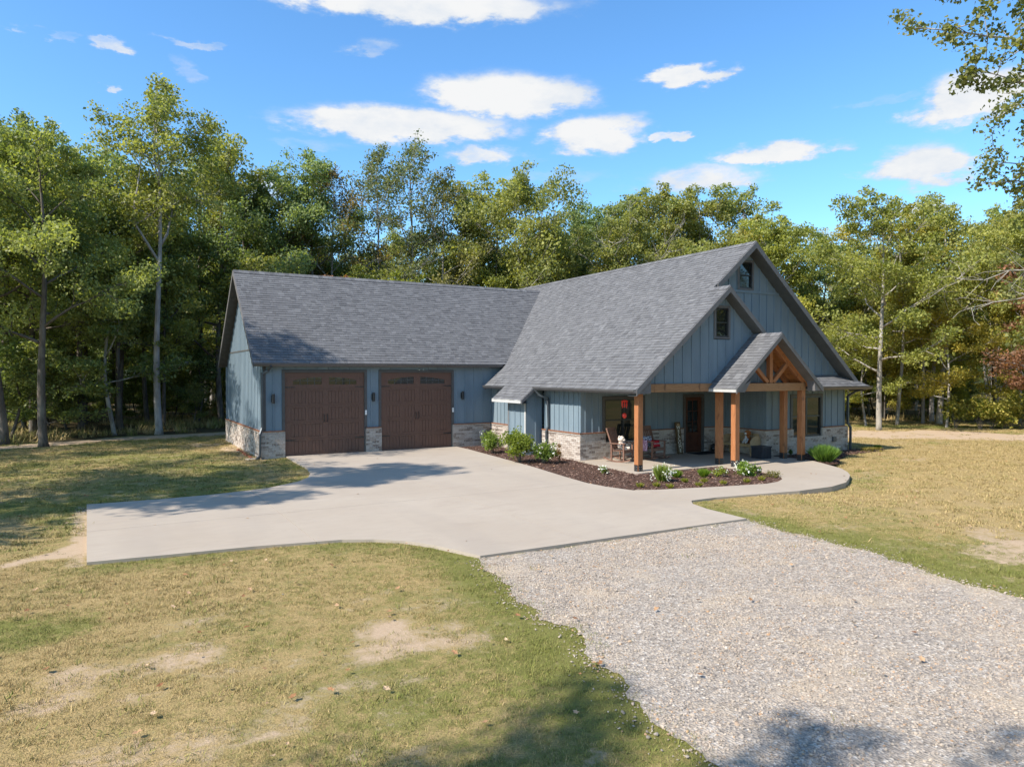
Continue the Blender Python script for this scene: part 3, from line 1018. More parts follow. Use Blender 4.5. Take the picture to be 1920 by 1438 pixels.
GE = -.16
gz_f = lambda x, y: 3.396 + gsl * (y - GE)
ovx = -.27
vx = lambda y: 8.92 + (gz_f(0, y) - 2.52) / MS
roof([[(ovx, GE), (vx(GE), GE), (vx(ridge_y), ridge_y), (ovx, ridge_y)]], gz_f, (0, 1), gsl, name='garage_roof')
gz_b = lambda x, y: gz_f(x, 2 * ridge_y - y)
roof([[(ovx, 2 * ridge_y - GE), (ovx, ridge_y), (vx(ridge_y), ridge_y), (vx(GE), 2 * ridge_y - GE)]], gz_b, (0, -1), gsl, name='garage_roof')
mz = lambda x, y: 2.52 + MS * (x - 8.92)
EY = -.215
roof([[(8.92, -9.85), (LX, -9.85), (LX, -9.11), (8.92, -9.11)], [(8.92, -9.11), (RX, -9.11), (RX, EY), (8.92, EY)], [(vx(EY), EY), (RX, EY), (RX, ridge_y), (vx(ridge_y), ridge_y)],
      [(vx(ridge_y), ridge_y), (RX, ridge_y), (RX, 9), (8.92 + 1.02, 9), (8.92 + 1.02, 2 * ridge_y - GE)]], mz, (1, 0), MS, name='main_roof')
roof([[(RX, -9.11), (2 * RX - 8.92, -9.11), (2 * RX - 8.92, 9), (RX, 9)]], lambda x, y: mz(2 * RX - x, y), (-1, 0), MS, name='main_roof')
roof([[(LX, -9.85), (2 * LX - 8.92, -9.85), (2 * LX - 8.92, -8.64), (LX, -8.64)]], lambda x, y: mz(2 * LX - x, y), (-1, 0), MS, name='porch_roof')
roof([[(LX + .01, -9.11), (LX + .02, -9.11), (LX + .02, -9.10), (LX + .01, -9.10)]], mz, (1, 0), MS, name='porch_roof') if False else None
# bump roof continues the slope
roof([[(8.33, -4.13), (8.915, -4.13), (8.915, -1.94), (8.33, -1.94)]], mz, (1, 0), MS, thick=.10, name='bump_roof')
# entry gable
EX, EZ, EYF = 14.32, 4.31, -10.70
ez = lambda x, y: EZ - .85 * abs(x - EX)
roof([[(12.22, EYF), (EX, EYF), (EX, -9.48), (12.22, -9.48)]], ez, (1, 0), .85, thick=.10, name='entry_roof')
roof([[(EX, EYF), (16.42, EYF), (16.42, -9.40), (EX, -9.40)]], ez, (-1, 0), .85, thick=.10, name='entry_roof')
# pent roof over the right hand window
pz = lambda x, y: 2.92 - .5 * (-8.64 - y)
roof([[(16.0, -9.45), (20.95, -9.45), (20.45, -8.64), (16.0, -8.64)]], pz, (0, 1), .5, thick=.06, name='pent_roof')
roof([[(20.455, -8.64), (20.955, -9.45), (20.955, -8.64)]], lambda x, y: 2.92 - .81 * (x - 20.455), (-1, 0), .81, thick=.06, name='pent_roof')

# ridge caps
def ridge_cap(p, q, s, parent_name='ridge_cap'):
    mb = MB()
    p, q = V(p), V(q)
    n_ = int((q - p).length / .2)
    d = (q - p).normalized()
    sd_ = d.cross(V((0, 0, 1))).normalized()
    for i in range(n_):
        a, b = p + d * (i * .2), p + d * ((i + 1) * .2 + .02)
        w_ = .15
        vs_ = []
        for pt, hz in ((a, .036), (b, .024)):
            vs_ += [pt + V((0, 0, hz)), pt + sd_ * w_ + V((0, 0, hz - w_ * s)), pt - sd_ * w_ + V((0, 0, hz - w_ * s))]
        mb.add(vs_, [(0, 1, 4, 3), (0, 3, 5, 2), (0, 2, 1)], rng.random())
    o = part(parent_name, mb, 'shingle')
ridge_cap((ovx, ridge_y, ridge_z), (vx(ridge_y), ridge_y, ridge_z), gsl)
ridge_cap((RX, -9.12, RZ), (RX, 9, RZ), MS)
ridge_cap((LX, -9.86, LZ), (LX, -8.9, LZ), MS)
ridge_cap((EX, EYF - .01, EZ), (EX, -9.5, EZ), .85)

# rake boards (fascia that climbs the gables): plane y = const
def rake(y, x0, z0, x1, z1, h=.2, t=.03, mat='fascia_paint', name='rake_board', n=-1):
    mb = MB()
    fr = FRONT(y) if n == -1 else LEFT(y)
    mb.prism([(x0, z0 - h), (x1, z1 - h), (x1, z1 - .004), (x0, z0 - .004)], fr, 0, t)
    return part(name, mb, mat)
rake(-9.11, RX, RZ, 2 * RX - 8.92, 2.52, .22); rake(-9.11, LX + .2, mz(LX + .2, 0), RX, RZ, .22)
rake(-9.85, 8.92, 2.52, LX, LZ, .2); rake(-9.85, LX, LZ, 2 * LX - 8.92, 2.52, .2)
rake(EYF, 12.22, ez(12.22, 0), EX, EZ, .17); rake(EYF, EX, EZ, 16.42, ez(16.42, 0), .17)
rake(ovx, ridge_y, ridge_z, GE - .0, 3.396, .2, n=0); rake(ovx, 2 * ridge_y - GE, 3.396, ridge_y, ridge_z, .2, n=0)
rake(EY, 8.92, 2.52, vx(GE), mz(vx(GE), 0), .2, t=-.03)
rake(-4.13, 8.33, mz(8.33, 0), 8.92, 2.52, .14); rake(-1.94, 8.33, mz(8.33, 0), 8.92, 2.52, .14, t=-.03)
# sloping soffit panels under the rakes
def soffit_slope(x0, z0, x1, z1, ya, yb, d=.16, mat='soffit_paint'):
    mb = MB()
    for (xa, za, xb, zb_) in ((x0, z0, x1, z1),):
        mb.add([(xa, ya, za - d), (xb, ya, zb_ - d), (xb, yb, zb_ - d), (xa, yb, za - d), (xa, ya, za - d - .012), (xb, ya, zb_ - d - .012), (xb, yb, zb_ - d - .012), (xa, yb, za - d - .012)],
               [(0, 1, 2, 3), (7, 6, 5, 4), (0, 4, 5, 1), (1, 5, 6, 2), (2, 6, 7, 3), (3, 7, 4, 0)])
    return part('soffit', mb, mat)
soffit_slope(RX, RZ, 2 * RX - 8.92, 2.52, -9.108, -8.6, .205); soffit_slope(LX + .2, mz(LX + .2, 0), RX, RZ, -9.108, -8.6, .205)
soffit_slope(LX, LZ, 16.7, mz(2 * LX - 16.7, 0), -9.848, -9.44, .205); soffit_slope(8.93, 2.53, LX, LZ, -9.848, -9.44, .205)
soffit_slope(EX, EZ, 16.41, ez(16.41, 0), EYF + .002, -10.33, .14, 'fascia_paint'); soffit_slope(12.23, ez(12.23, 0), EX, EZ, EYF + .002, -10.33, .14, 'fascia_paint')
# boxed eave returns
def ret(poly, y, t0, t1, mat='fascia_paint'):
    mb = MB(); mb.prism(poly, FRONT(y), t0, t1); return part('eave_return', mb, mat)
ret([(8.93, 2.38), (9.52, 2.38), (9.52, 2.94), (8.93, 2.50)], -9.6, 0, .22)
ret([(12.24, 2.405), (12.62, 2.405), (12.9, 2.78), (12.24, 2.50)], EYF, -.36, -.004)
ret([(16.02, 2.405), (16.40, 2.405), (16.40, 2.50), (15.98, 2.78)], EYF, -.30, -.004)
mb = MB(); mb.box(12.2, EYF, 2.405, 12.222, -9.5, 2.53); part('eave_board', mb, 'trim_light')
mb = MB(); mb.box(16.418, EYF, 2.405, 16.44, -9.5, 2.53); part('eave_board', mb, 'trim_light')
mb = MB(); mb.box(8.30, -4.13, 1.905, 8.325, -1.94, 2.03); part('eave_board', mb, 'trim_light')
mb = MB(); mb.box(8.33, -4.1, 1.90, BX, -1.97, 1.915); part('soffit', mb, 'soffit_paint')
# level soffits
mb = MB(); mb.box(8.94, -6.6, 2.40, 9.45, -4.14, 2.415); part('soffit', mb, 'soffit_paint')
mb = MB(); mb.box(8.94, -1.93, 2.40, 9.45, -.24, 2.415); part('soffit', mb, 'soffit_paint')
mb = MB(); mb.box(8.94, -9.58, 2.40, 9.24, -6.601, 2.415); part('soffit', mb, 'soffit_paint')
mb = MB(); mb.box(-.25, GE + .01, 3.26, 9.6, .1, 3.275); part('soffit', mb, 'soffit_paint')
# gutters
def gutter(fr, x0, x1, z):
    mb = MB()
    O, a, b, n_ = fr
    prof = [(0, -.005), (0, -.115), (.06, -.125), (.11, -.06), (.125, -.0), (.112, -.0), (.10, -.055), (.055, -.112), (.012, -.104), (.012, -.005)]
    k_ = len(prof)
    vs_ = []
    for x in (x0, x1):
        vs_ += [O + a * x + n_ * px + b * (z + pz_) for px, pz_ in prof]
    fs = [(i, (i + 1) % k_, k_ + (i + 1) % k_, k_ + i) for i in range(k_)] + [tuple(range(k_))[::-1], tuple(range(k_, 2 * k_))]
    mb.add(vs_, fs)
    return part('gutter', mb, 'gutter_metal')
gutter(FRONT(GE), ovx, 9.75, 3.385)
gutter(LEFT(8.92), -9.86, -4.14, 2.51); gutter(LEFT(8.92), -1.93, EY + .02, 2.51)
gutter(FRONT(-9.45), 16.5, 21.0, 2.51)
mb = MB(); mb.box(16.3, -9.44, 2.40, 20.9, -8.6, 2.415); part('soffit', mb, 'soffit_paint')
mb = MB(); mb.box(20.9, -9.1, 2.38, 20.93, 8.9, 2.52); part('eave_board', mb, 'fascia_paint')
def spout(pts, mat='downspout_metal'):
    mb = MB()
    for p, q in zip(pts[:-1], pts[1:]):
        d_ = (V(q) - V(p))
        upv = V((0, 0, 1)) if abs(d_.normalized().z) < .9 else V((0, 1, 0))
        e_ = d_.normalized() * .03
        mb.bar(V(p) - e_, V(q) + e_, .065, .085, upv)
    return part('downspout', mb, mat, bevel=.008)
spout([(.30, GE - .06, 3.28), (.26, -.02, 3.12), (.05, -.02 + .06, 3.0), (.045, .02, 1.05), (-.04, -.05, .85), (-.05, -.05, .05), (-.16, -.12, -.02)])
spout([(8.86, -4.22, 2.42), (9.0, -4.28, 2.22), (9.3, -4.42, 2.08), (9.34, -4.42, 1.06), (9.24, -4.42, .86), (9.24, -4.42, .02)])
spout([(20.8, -9.47, 2.42), (20.78, -9.0, 2.3), (20.68, -8.72, 2.1), (20.68, -8.72, 1.05), (20.8, -8.76, .85), (20.8, -8.76, -.05)])

# ---- timber: posts, beams, truss
def post(x, y, ztop, w_=.19):
    mb = MB(); mb.box(x, y - 0, 0, x + w_, y + w_, ztop)
    p = part('post', mb, 'cedar_post', bevel=.006)
    b = MB()
    b.box(x - .006, y + .012, .0, x - .0005, y + w_ - .012, .2)
    b.box(x + .012, y - .006, .0, x + w_ - .012, y - .0005, .2)
    b.box(x + w_ + .0005, y + .012, .0, x + w_ + .006, y + w_ - .012, .2)
    br = part('bracket', b, 'black_metal', p)
    bo = MB()
    for dz in (.06, .14):
        for dy in (.055, .135):
            bo.ball((x - .008, y + dy, dz), .013, 6, 4)
            bo.ball((x + dy, y - .008, dz), .013, 6, 4)
    bo.build('bolt', 'gutter_metal', p)
    return p
post(9.24, -9.56, 2.405); post(12.67, -9.58, 2.41); post(12.63, -10.30, 2.41); post(15.84, -9.58, 2.41); post(15.85, -10.30, 2.41)
mb = MB(); mb.box(9.50, -9.56, 2.412, 16.03, -9.40, 2.672); part('beam', mb, 'cedar_beam', bevel=.008)
mb = MB(); mb.box(12.63, -10.31, 2.412, 16.04, -10.13, 2.672); part('beam', mb, 'cedar_beam', bevel=.008)
for x in (12.64, 15.86):
    mb = MB(); mb.box(x, -10.128, 2.412, x + .17, -9.562, 2.672); part('beam', mb, 'cedar_post', bevel=.008)
def tbar(p, q, w_=.12, h=.15, mat='cedar_post', name='brace'):
    mb = MB(); mb.bar(p, q, w_, h, (0, 1, 0)); return part(name, mb, mat, bevel=.006)
TY = -10.22
tbar((EX, TY, 2.673), (EX, TY, 3.98), .15, .15, name='king_post')
tbar((EX - .13, TY, 2.70), (EX - .88, TY, 3.36), .13, .12); tbar((EX + .13, TY, 2.70), (EX + .88, TY, 3.36), .13, .12)
for s_ in (-1, 1):
    tbar((EX + s_ * 1.72, TY, ez(EX + 1.72, 0) - .22), (EX + s_ * .04, TY, EZ - .26), .15, .14, name='rafter')
    tbar((EX + s_ * 1.7, -9.62, ez(EX + 1.72, 0) - .24), (EX + s_ * .04, -9.62, EZ - .28), .15, .12, name='rafter')
# plank lining under the entry roof
for s_ in (-1, 1):
    for i in range(16):
        t0, t1 = i / 16 + .004, (i + 1) / 16 - .004
        xa, xb = EX + s_ * 1.9 * t0, EX + s_ * 1.9 * t1
        mb = MB()
        za, zb_ = ez(xa, 0) - .135, ez(xb, 0) - .135
        mb.add([(xa, -10.33, za), (xb, -10.33, zb_), (xb, -9.50, zb_), (xa, -9.50, za), (xa, -10.33, za - .015), (xb, -10.33, zb_ - .015), (xb, -9.50, zb_ - .015), (xa, -9.50, za - .015)],
               [(0, 1, 2, 3), (7, 6, 5, 4), (0, 4, 5, 1), (1, 5, 6, 2), (2, 6, 7, 3), (3, 7, 4, 0)], rng.random())
        part('ceiling_plank', mb, 'cedar_ceiling')

# ---- windows
def window(fr, x0, x1, z0, z1, nx=2, split=.5, trim=.1, tmat='trim_dark', sill=True, curtains=False):
    f_ = MB()
    t = .05
    f_.prism([(x0, z0), (x1, z0), (x1, z0 + t), (x0, z0 + t)], fr, -.06, .02)
    f_.prism([(x0, z1 - t), (x1, z1 - t), (x1, z1), (x0, z1)], fr, -.06, .02)
    f_.prism([(x0, z0 + t), (x0 + t, z0 + t), (x0 + t, z1 - t), (x0, z1 - t)], fr, -.06, .02)
    f_.prism([(x1 - t, z0 + t), (x1, z0 + t), (x1, z1 - t), (x1 - t, z1 - t)], fr, -.06, .02)
    w = part('window', f_, 'black_metal')
    for a, b, c_, d in ((x0 - trim, x1 + trim, z1, z1 + trim), (x0 - trim, x0, z0, z1), (x1, x1 + trim, z0, z1)) + (((x0 - trim, x1 + trim, z0 - trim * .7, z0),) if sill else ()):
        mb = MB(); mb.prism([(a + .001, c_ + .001), (b - .001, c_ + .001), (b - .001, d - .001), (a + .001, d - .001)], fr, 0.001, .038)
        mb.build('window_trim', tmat, w)
    mu = MB()
    zm = z0 + (z1 - z0) * split
    wd = (x1 - x0 - 2 * t) / nx
    for i in range(1, nx):
        xm = x0 + t + wd * i
        mu.prism([(xm - .04, z0 + t), (xm + .04, z0 + t), (xm + .04, z1 - t), (xm - .04, z1 - t)], fr, -.05, .012)
    for i in range(nx):
        xa = x0 + t + wd * i + (.04 if i else 0); xb = x0 + t + wd * (i + 1) - (.04 if i < nx - 1 else 0)
        mu.prism([(xa, zm - .022), (xb, zm - .022), (xb, zm + .022), (xa, zm + .022)], fr, -.045, .008)
        for za, zb_, dd in ((z0 + t, zm - .022, -.035), (zm + .022, z1 - t, -.022)):
            g_ = MB(); g_.prism([(xa, za), (xb, za), (xb, zb_), (xa, zb_)], fr, dd - .01, dd)
            g_.build('pane', 'glass', w)
    mu.build('mullion', 'black_metal', w)
    return w
window(FRONT(PYW + SY), W1[0], W1[1], W1[2], W1[3], 2)
window(FRONT(-8.61), W2[0], W2[1], W2[2], W2[3], 2)
window(FRONT(-8.62), AW[0], AW[1], AW[2], AW[3], 1, .5, .085, 'fascia_paint')
window(FRONT(LY), LW[0], LW[1], LW[2], LW[3], 1, .5, .085, 'fascia_paint')

# ---- front door
fr = FRONT(PYW + SY)
mb = MB()
a, b = DR[0] + .1, DR[1] - .1
for q in ([(DR[0], 0), (a, 0), (a, 2.2), (DR[0], 2.2)], [(b, 0), (DR[1], 0), (DR[1], 2.2), (b, 2.2)], [(a, 2.1), (b, 2.1), (b, 2.2), (a, 2.2)]):
    mb.prism(q, fr, -.05, .09)
part('door_frame', mb, 'trim_dark')
mb = MB()
gx0, gx1, gz0, gz1 = a + .16, b - .16, .75, 1.96
for q in ([(a, .02), (b, .02), (b, .22), (a, .22)], [(a, .22), (gx0, .22), (gx0, 2.095), (a, 2.095)], [(gx1, .22), (b, .22), (b, 2.095), (gx1, 2.095)], [(gx0, gz1), (gx1, gz1), (gx1, 2.095), (gx0, 2.095)], [(gx0, gz0 - .1), (gx1, gz0 - .1), (gx1, gz0), (gx0, gz0)]):
    mb.prism(q, fr, -.03, .02)
mb.prism([(gx0, .22), (gx1, .22), (gx1, gz0 - .1), (gx0, gz0 - .1)], fr, -.03, .0)
dr_ = part('front_door', mb, 'door_wood')
for j in range(2):
    for i in range(3):
        xa = gx0 + (gx1 - gx0) * j / 2; xb = gx0 + (gx1 - gx0) * (j + 1) / 2
        za = gz0 + (gz1 - gz0) * i / 3; zb_ = gz0 + (gz1 - gz0) * (i + 1) / 3
        g_ = MB(); g_.prism([(xa + .012, za + .012), (xb - .012, za + .012), (xb - .012, zb_ - .012), (xa + .012, zb_ - .012)], fr, -.012, -.004); g_.build('pane', 'glass', dr_)
mu = MB()
xm = (gx0 + gx1) / 2
mu.prism([(xm - .012, gz0), (xm + .012, gz0), (xm + .012, gz1), (xm - .012, gz1)], fr, -.02, .012)
for i in (1, 2):
    z_ = gz0 + (gz1 - gz0) * i / 3
    mu.prism([(gx0, z_ - .012), (xm - .013, z_ - .012), (xm - .013, z_ + .012), (gx0, z_ + .012)], fr, -.02, .012)
    mu.prism([(xm + .013, z_ - .012), (gx1, z_ - .012), (gx1, z_ + .012), (xm + .013, z_ + .012)], fr, -.02, .012)
mu.build('muntin', 'door_wood', dr_)
mb = MB(); mb.tube([(a + .07, PYW + SY - .06, .95), (a + .07, PYW + SY - .09, 1.0), (a + .07, PYW + SY - .09, 1.2), (a + .07, PYW + SY - .06, 1.25)], .012, 8); mb.build('handle', 'black_metal', dr_)

# ---- garage doors
def garage_door(x0, x1):
    fr = FRONT(.10)
    bb = MB(); bb.prism([(x0, 0.0), (x1, 0.0), (x1, DH), (x0, DH)], fr, -.06, -.03)
    gd = part('garage_door', bb, 'garage_door')
    w_, h = x1 - x0, DH / 5
    cols = [x0 + .22, x0 + .22 + (w_ / 2 - .34) / 2, x0 + w_ / 2 - .12]
    for i in range(5):
        z0, z1 = i * h + .004, (i + 1) * h - .004
        sec = MB()
        if i < 4:
            holes = []
            for base in (x0, x0 + w_ / 2):
                lo = base + (.22 if base == x0 else .10)
                hi = lo + (w_ / 2 - .32)
                midx = (lo + hi) / 2
                holes += [(lo, midx - .05), (midx + .05, hi)]
            zz0, zz1 = z0 + .07, z1 - .07
            sec.prism([(x0, z0), (x1, z0), (x1, zz0), (x0, zz0)], fr, -.03, 0)
            sec.prism([(x0, zz1), (x1, zz1), (x1, z1), (x0, z1)], fr, -.03, 0)
            xs_ = [x0] + [v for hpair in holes for v in hpair] + [x1]
            for j in range(0, len(xs_), 2):
                sec.prism([(xs_[j], zz0), (xs_[j + 1], zz0), (xs_[j + 1], zz1), (xs_[j], zz1)], fr, -.03, 0)
            so_ = sec.build('door_section', 'garage_door', gd)
            for (ha, hb) in holes:
                p_ = MB()
                for q in range(4):
                    xa, xb = ha + (hb - ha) * q / 4 + .006, ha + (hb - ha) * (q + 1) / 4 - .006
                    p_.prism([(xa, zz0 + .012), (xb, zz0 + .012), (xb, zz1 - .012), (xa, zz1 - .012)], fr, -.028, -.010)
                p_.build('door_panel', 'garage_door', so_)
        else:
            # top section with two arched window groups
            g = []
            for base, flip in ((x0, False), (x0 + w_ / 2, True)):
                lo = base + (.30 if not flip else .14); hi = lo + (w_ / 2 - .44)
                g.append((lo, hi, flip))
            zb0 = z0 + .16
            arc = []
            for lo, hi, flip in g:
                n_ = 10
                pts = []
                for j in range(n_ + 1):
                    t = j / n_
                    rise = (1 - (1 - t) ** 2) if not flip else (1 - t ** 2)
                    pts.append((lo + (hi - lo) * t, zb0 + .16 + .115 * rise))
                arc.append(pts)
            sec.prism([(x0, z0), (x1, z0), (x1, zb0), (x0, zb0)], fr, -.03, 0)
            for (xa, xb) in ((x0, g[0][0]), (g[0][1], g[1][0]), (g[1][1], x1)):
                sec.prism([(xa, zb0), (xb, zb0), (xb, z1), (xa, z1)], fr, -.03, 0)
            for pts in arc:
                for p, q in zip(pts[:-1], pts[1:]):
                    sec.prism([p, q, (q[0], z1), (p[0], z1)], fr, -.03, 0)
            so_ = sec.build('door_section', 'garage_door', gd)
            for pts in arc:
                gl_ = MB(); gl_.prism([(pts[0][0], zb0)] + [(pts[-1][0], zb0)] + pts[::-1], fr, -.028, -.018)
                gl_.build('pane', 'glass', so_)
                mu = MB()
                lo, hi = pts[0][0], pts[-1][0]
                for j in range(1, 4):
                    xm = lo + (hi - lo) * j / 4
                    zt_ = np.interp(xm, [p[0] for p in pts], [p[1] for p in pts])
                    mu.prism([(xm - .008, zb0), (xm + .008, zb0), (xm + .008, zt_), (xm - .008, zt_)], fr, -.017, -.010)
                mu.prism([(lo, zb0 + .14), (hi, zb0 + .14), (hi, zb0 + .155), (lo, zb0 + .155)], fr, -.0165, -.011)
                mu.build('muntin', 'soffit_paint', so_)
    xm = (x0 + x1) / 2
    for s_ in (-.06, .06):
        mb = MB(); mb.tube([(xm + s_, .095, 1.20), (xm + s_, .045, 1.22), (xm + s_, .04, 1.34), (xm + s_, .045, 1.46), (xm + s_, .095, 1.48)], .013, 6); mb.build('handle', 'black_metal', gd)
    for z_ in (.56, 2.50):
        for xa, xb in ((x0 + .02, x0 + .36), (x1 - .36, x1 - .02)):
            tip = xb if xa < xm else xa
            root_ = xa if xa < xm else xb
            mb = MB(); mb.prism([(root_, z_ - .025), (tip, z_ - .012), (tip + (.03 if tip > root_ else -.03), z_), (tip, z_ + .012), (root_, z_ + .025)], fr, .001, .010)
            mb.build('hinge_strap', 'black_metal', gd)
    # frame round the opening
    t = MB()
    f2 = FRONT(SY)
    for q in ([(x0 - .1, .94), (x0, .94), (x0, DH + .1), (x0 - .1, DH + .1)], [(x1, .94), (x1 + .1, .94), (x1 + .1, DH + .1), (x1, DH + .1)], [(x0, DH), (x1, DH), (x1, DH + .1), (x0, DH + .1)]):
        t.prism(q, f2, -.06, .04)
    part('door_frame', t, 'trim_dark')
    j_ = MB()
    j_.prism([(x1, 0), (x1 + .045, 0), (x1 + .045, .938), (x1, .938)], f2, -.06, .0)
    part('door_frame', j_, 'trim_dark')
garage_door(*D1); garage_door(*D2)
# wall lamps, keypads, vent
def lamp(x, y, z):
    mb = MB(); mb.box(x - .055, y - .02, z - .12, x + .055, y, z + .12); l_ = part('wall_lamp', mb, 'black_metal', bevel=.004)
    mb = MB(); mb.tube([(x, y - .10, z - .17), (x, y - .10, z + .17)], .052, 14); mb.build('lamp_shade', 'black_metal', l_)
    mb = MB(); mb.tube([(x, y - .02, z), (x, y - .06, z)], .02, 8); mb.build('lamp_arm', 'black_metal', l_)
for x in (.42, 4.16, 7.98):
    lamp(x, SY - .03, 2.10)
for x in (D1[1] + .05, D2[1] + .05):
    mb = MB(); mb.box(x - .035, SY - .075, 1.42, x + .035, SY - .041, 1.60); part('keypad', mb, 'white_plastic', bevel=.006)
mb = MB(); mb.box(19.72, -8.76, .33, 19.92, -8.70, .53); v_ = part('wall_vent', mb, 'gutter_metal')
mb = MB()
for i in range(4):
    mb.box(19.73, -8.785, .35 + i * .045, 19.91, -8.762, .375 + i * .045)
mb.build('louvre', 'gutter_metal', v_)

# ---- bricks: the 300 that show largest are parts, the others one mass per wall
def psize(c_, n_, w_, h):
    d = np.array(c_) - CAM
    dp = max(d @ FW, .1)
    facing = abs(float(np.dot(np.array(n_), d / np.linalg.norm(d))))
    back = float(np.dot(np.array(n_), d)) > 0
    return 0 if back else facing * w_ * h / dp ** 2
def unit_meshes(nm, mat, k_, prof):
    out = []
    for i in range(k_):
        mb = MB(); prof(mb, (i + .5) / k_)
        me = bpy.data.meshes.new(nm); me.from_pydata([tuple(v) for v in mb.v], [], mb.f)
        at = me.attributes.new('tone', 'FLOAT', 'FACE'); at.data.foreach_set('value', np.array(mb.t, np.float32))
        me.materials.append(M[mat]); out.append(me)
    return out
def place_unit(nm, me, parent, fr, x0, z0, sx, sz, st=1.0, t0=0.0):
    O, a, b, n_ = fr
    o = bpy.data.objects.new(nm, me)
    COL.objects.link(o)
    o.parent = parent
    p = O + a * x0 + b * z0 + n_ * t0 - V(WL[parent.name])
    mm = Matrix(((a.x * sx, b.x * sz, n_.x * st, p.x), (a.y * sx, b.y * sz, n_.y * st, p.y), (a.z * sx, b.z * sz, n_.z * st, p.z), (0, 0, 0, 1)))
    o.matrix_local = mm
    return o
ub = unit_meshes('brick', 'brick', 10, lambda mb, t: mb.box(0, 0, -.008, 1, 1, .006, t))
sc_ = sorted(range(len(BR)), key=lambda i: -psize(BR[i][1][0] + BR[i][1][1] * BR[i][2] + BR[i][1][2] * BR[i][4], BR[i][1][3], BR[i][3] - BR[i][2], BR[i][5] - BR[i][4]))
top = set(sc_[:298])
rest = {}
for i, (w, fr, a, b, za, zb_, tn_) in enumerate(BR):
    if i in top:
        place_unit('brick', ub[min(9, int(tn_ * 10))], w, fr, a, za, b - a, zb_ - za)
    else:
        rest.setdefault(w.name, (w, MB()))[1].prism([(a, za), (b, za), (b, zb_), (a, zb_)], fr, -.008, .006, tn_)
for w, mb in rest.values():
    tag(mb.build('brickwork', 'brick', w), kind='stuff')
def up_prof(mb, t):
    pass
sc_ = sorted([i for i in range(len(SH)) if SH[i][7]], key=lambda i: -psize(SH[i][1][0] + SH[i][1][1] * SH[i][2][0][0] + SH[i][1][2] * SH[i][2][0][1], SH[i][1][3], SH[i][8], .145))
top = set(sc_[:298])
def sh_unit(mb, t):
    for q in (0,):
        mb.add([(0, 0, 1), (1, 0, 1), (1, 1, .06), (0, 1, .06), (0, 0, -.7), (1, 0, -.7), (1, 1, -.7), (0, 1, -.7)], [(0, 1, 2, 3), (0, 4, 5, 1), (1, 5, 6, 2), (3, 7, 4, 0)], t)
us = unit_meshes('shingle', 'shingle', 10, sh_unit)
rest = {}
for i, (w, fr, c_, b0, ex, drr, tn_, full, ww) in enumerate(SH):
    if i in top:
        place_unit('shingle', us[min(9, int(tn_ * 10))], w, fr, min(p[0] for p in c_), min(p[1] for p in c_), ww - .004, ex + .01, drr)
    else:
        shingle_geo(rest.setdefault(w.name, (w, MB()))[1], fr, c_, b0, ex, drr, tn_)
for w, mb in rest.values():
    tag(mb.build('shingles', 'shingle', w), kind='stuff')
# ---------------------------------------------------------------- trees
def norm(a):
    return a / np.maximum(np.linalg.norm(a, axis=-1, keepdims=True), 1e-9)
def leaf_arrays(cen, size, up_bias=.5, r_=nr, aspect=.62):
    n = len(cen)
    nm = norm(r_.normal(size=(n, 3)) + np.array([0, 0, up_bias]))
    u = norm(np.cross(nm, r_.normal(size=(n, 3))))
    v = np.cross(nm, u)
    s = size[:, None]
    sag = nm * s * .12
    p0 = cen - u * s * .5
    p1 = cen + v * s * .5 * aspect + sag
    p2 = cen + u * s * .5
    p3 = cen - v * s * .5 * aspect + sag
    return np.stack([p0, p1, p2, p3], 1).reshape(-1, 3)
def leaf_mesh(name, cen, size, tone, mat='leaf', **k_):
    me = bpy.data.meshes.new(name)
    vv = leaf_arrays(cen, size, **k_)
    fast_mesh(me, vv, np.arange(len(vv)).reshape(-1, 4))
    at = me.attributes.new('tone', 'FLOAT', 'FACE')
    at.data.foreach_set('value', tone.astype(np.float32))
    me.materials.append(M[mat])
    return me
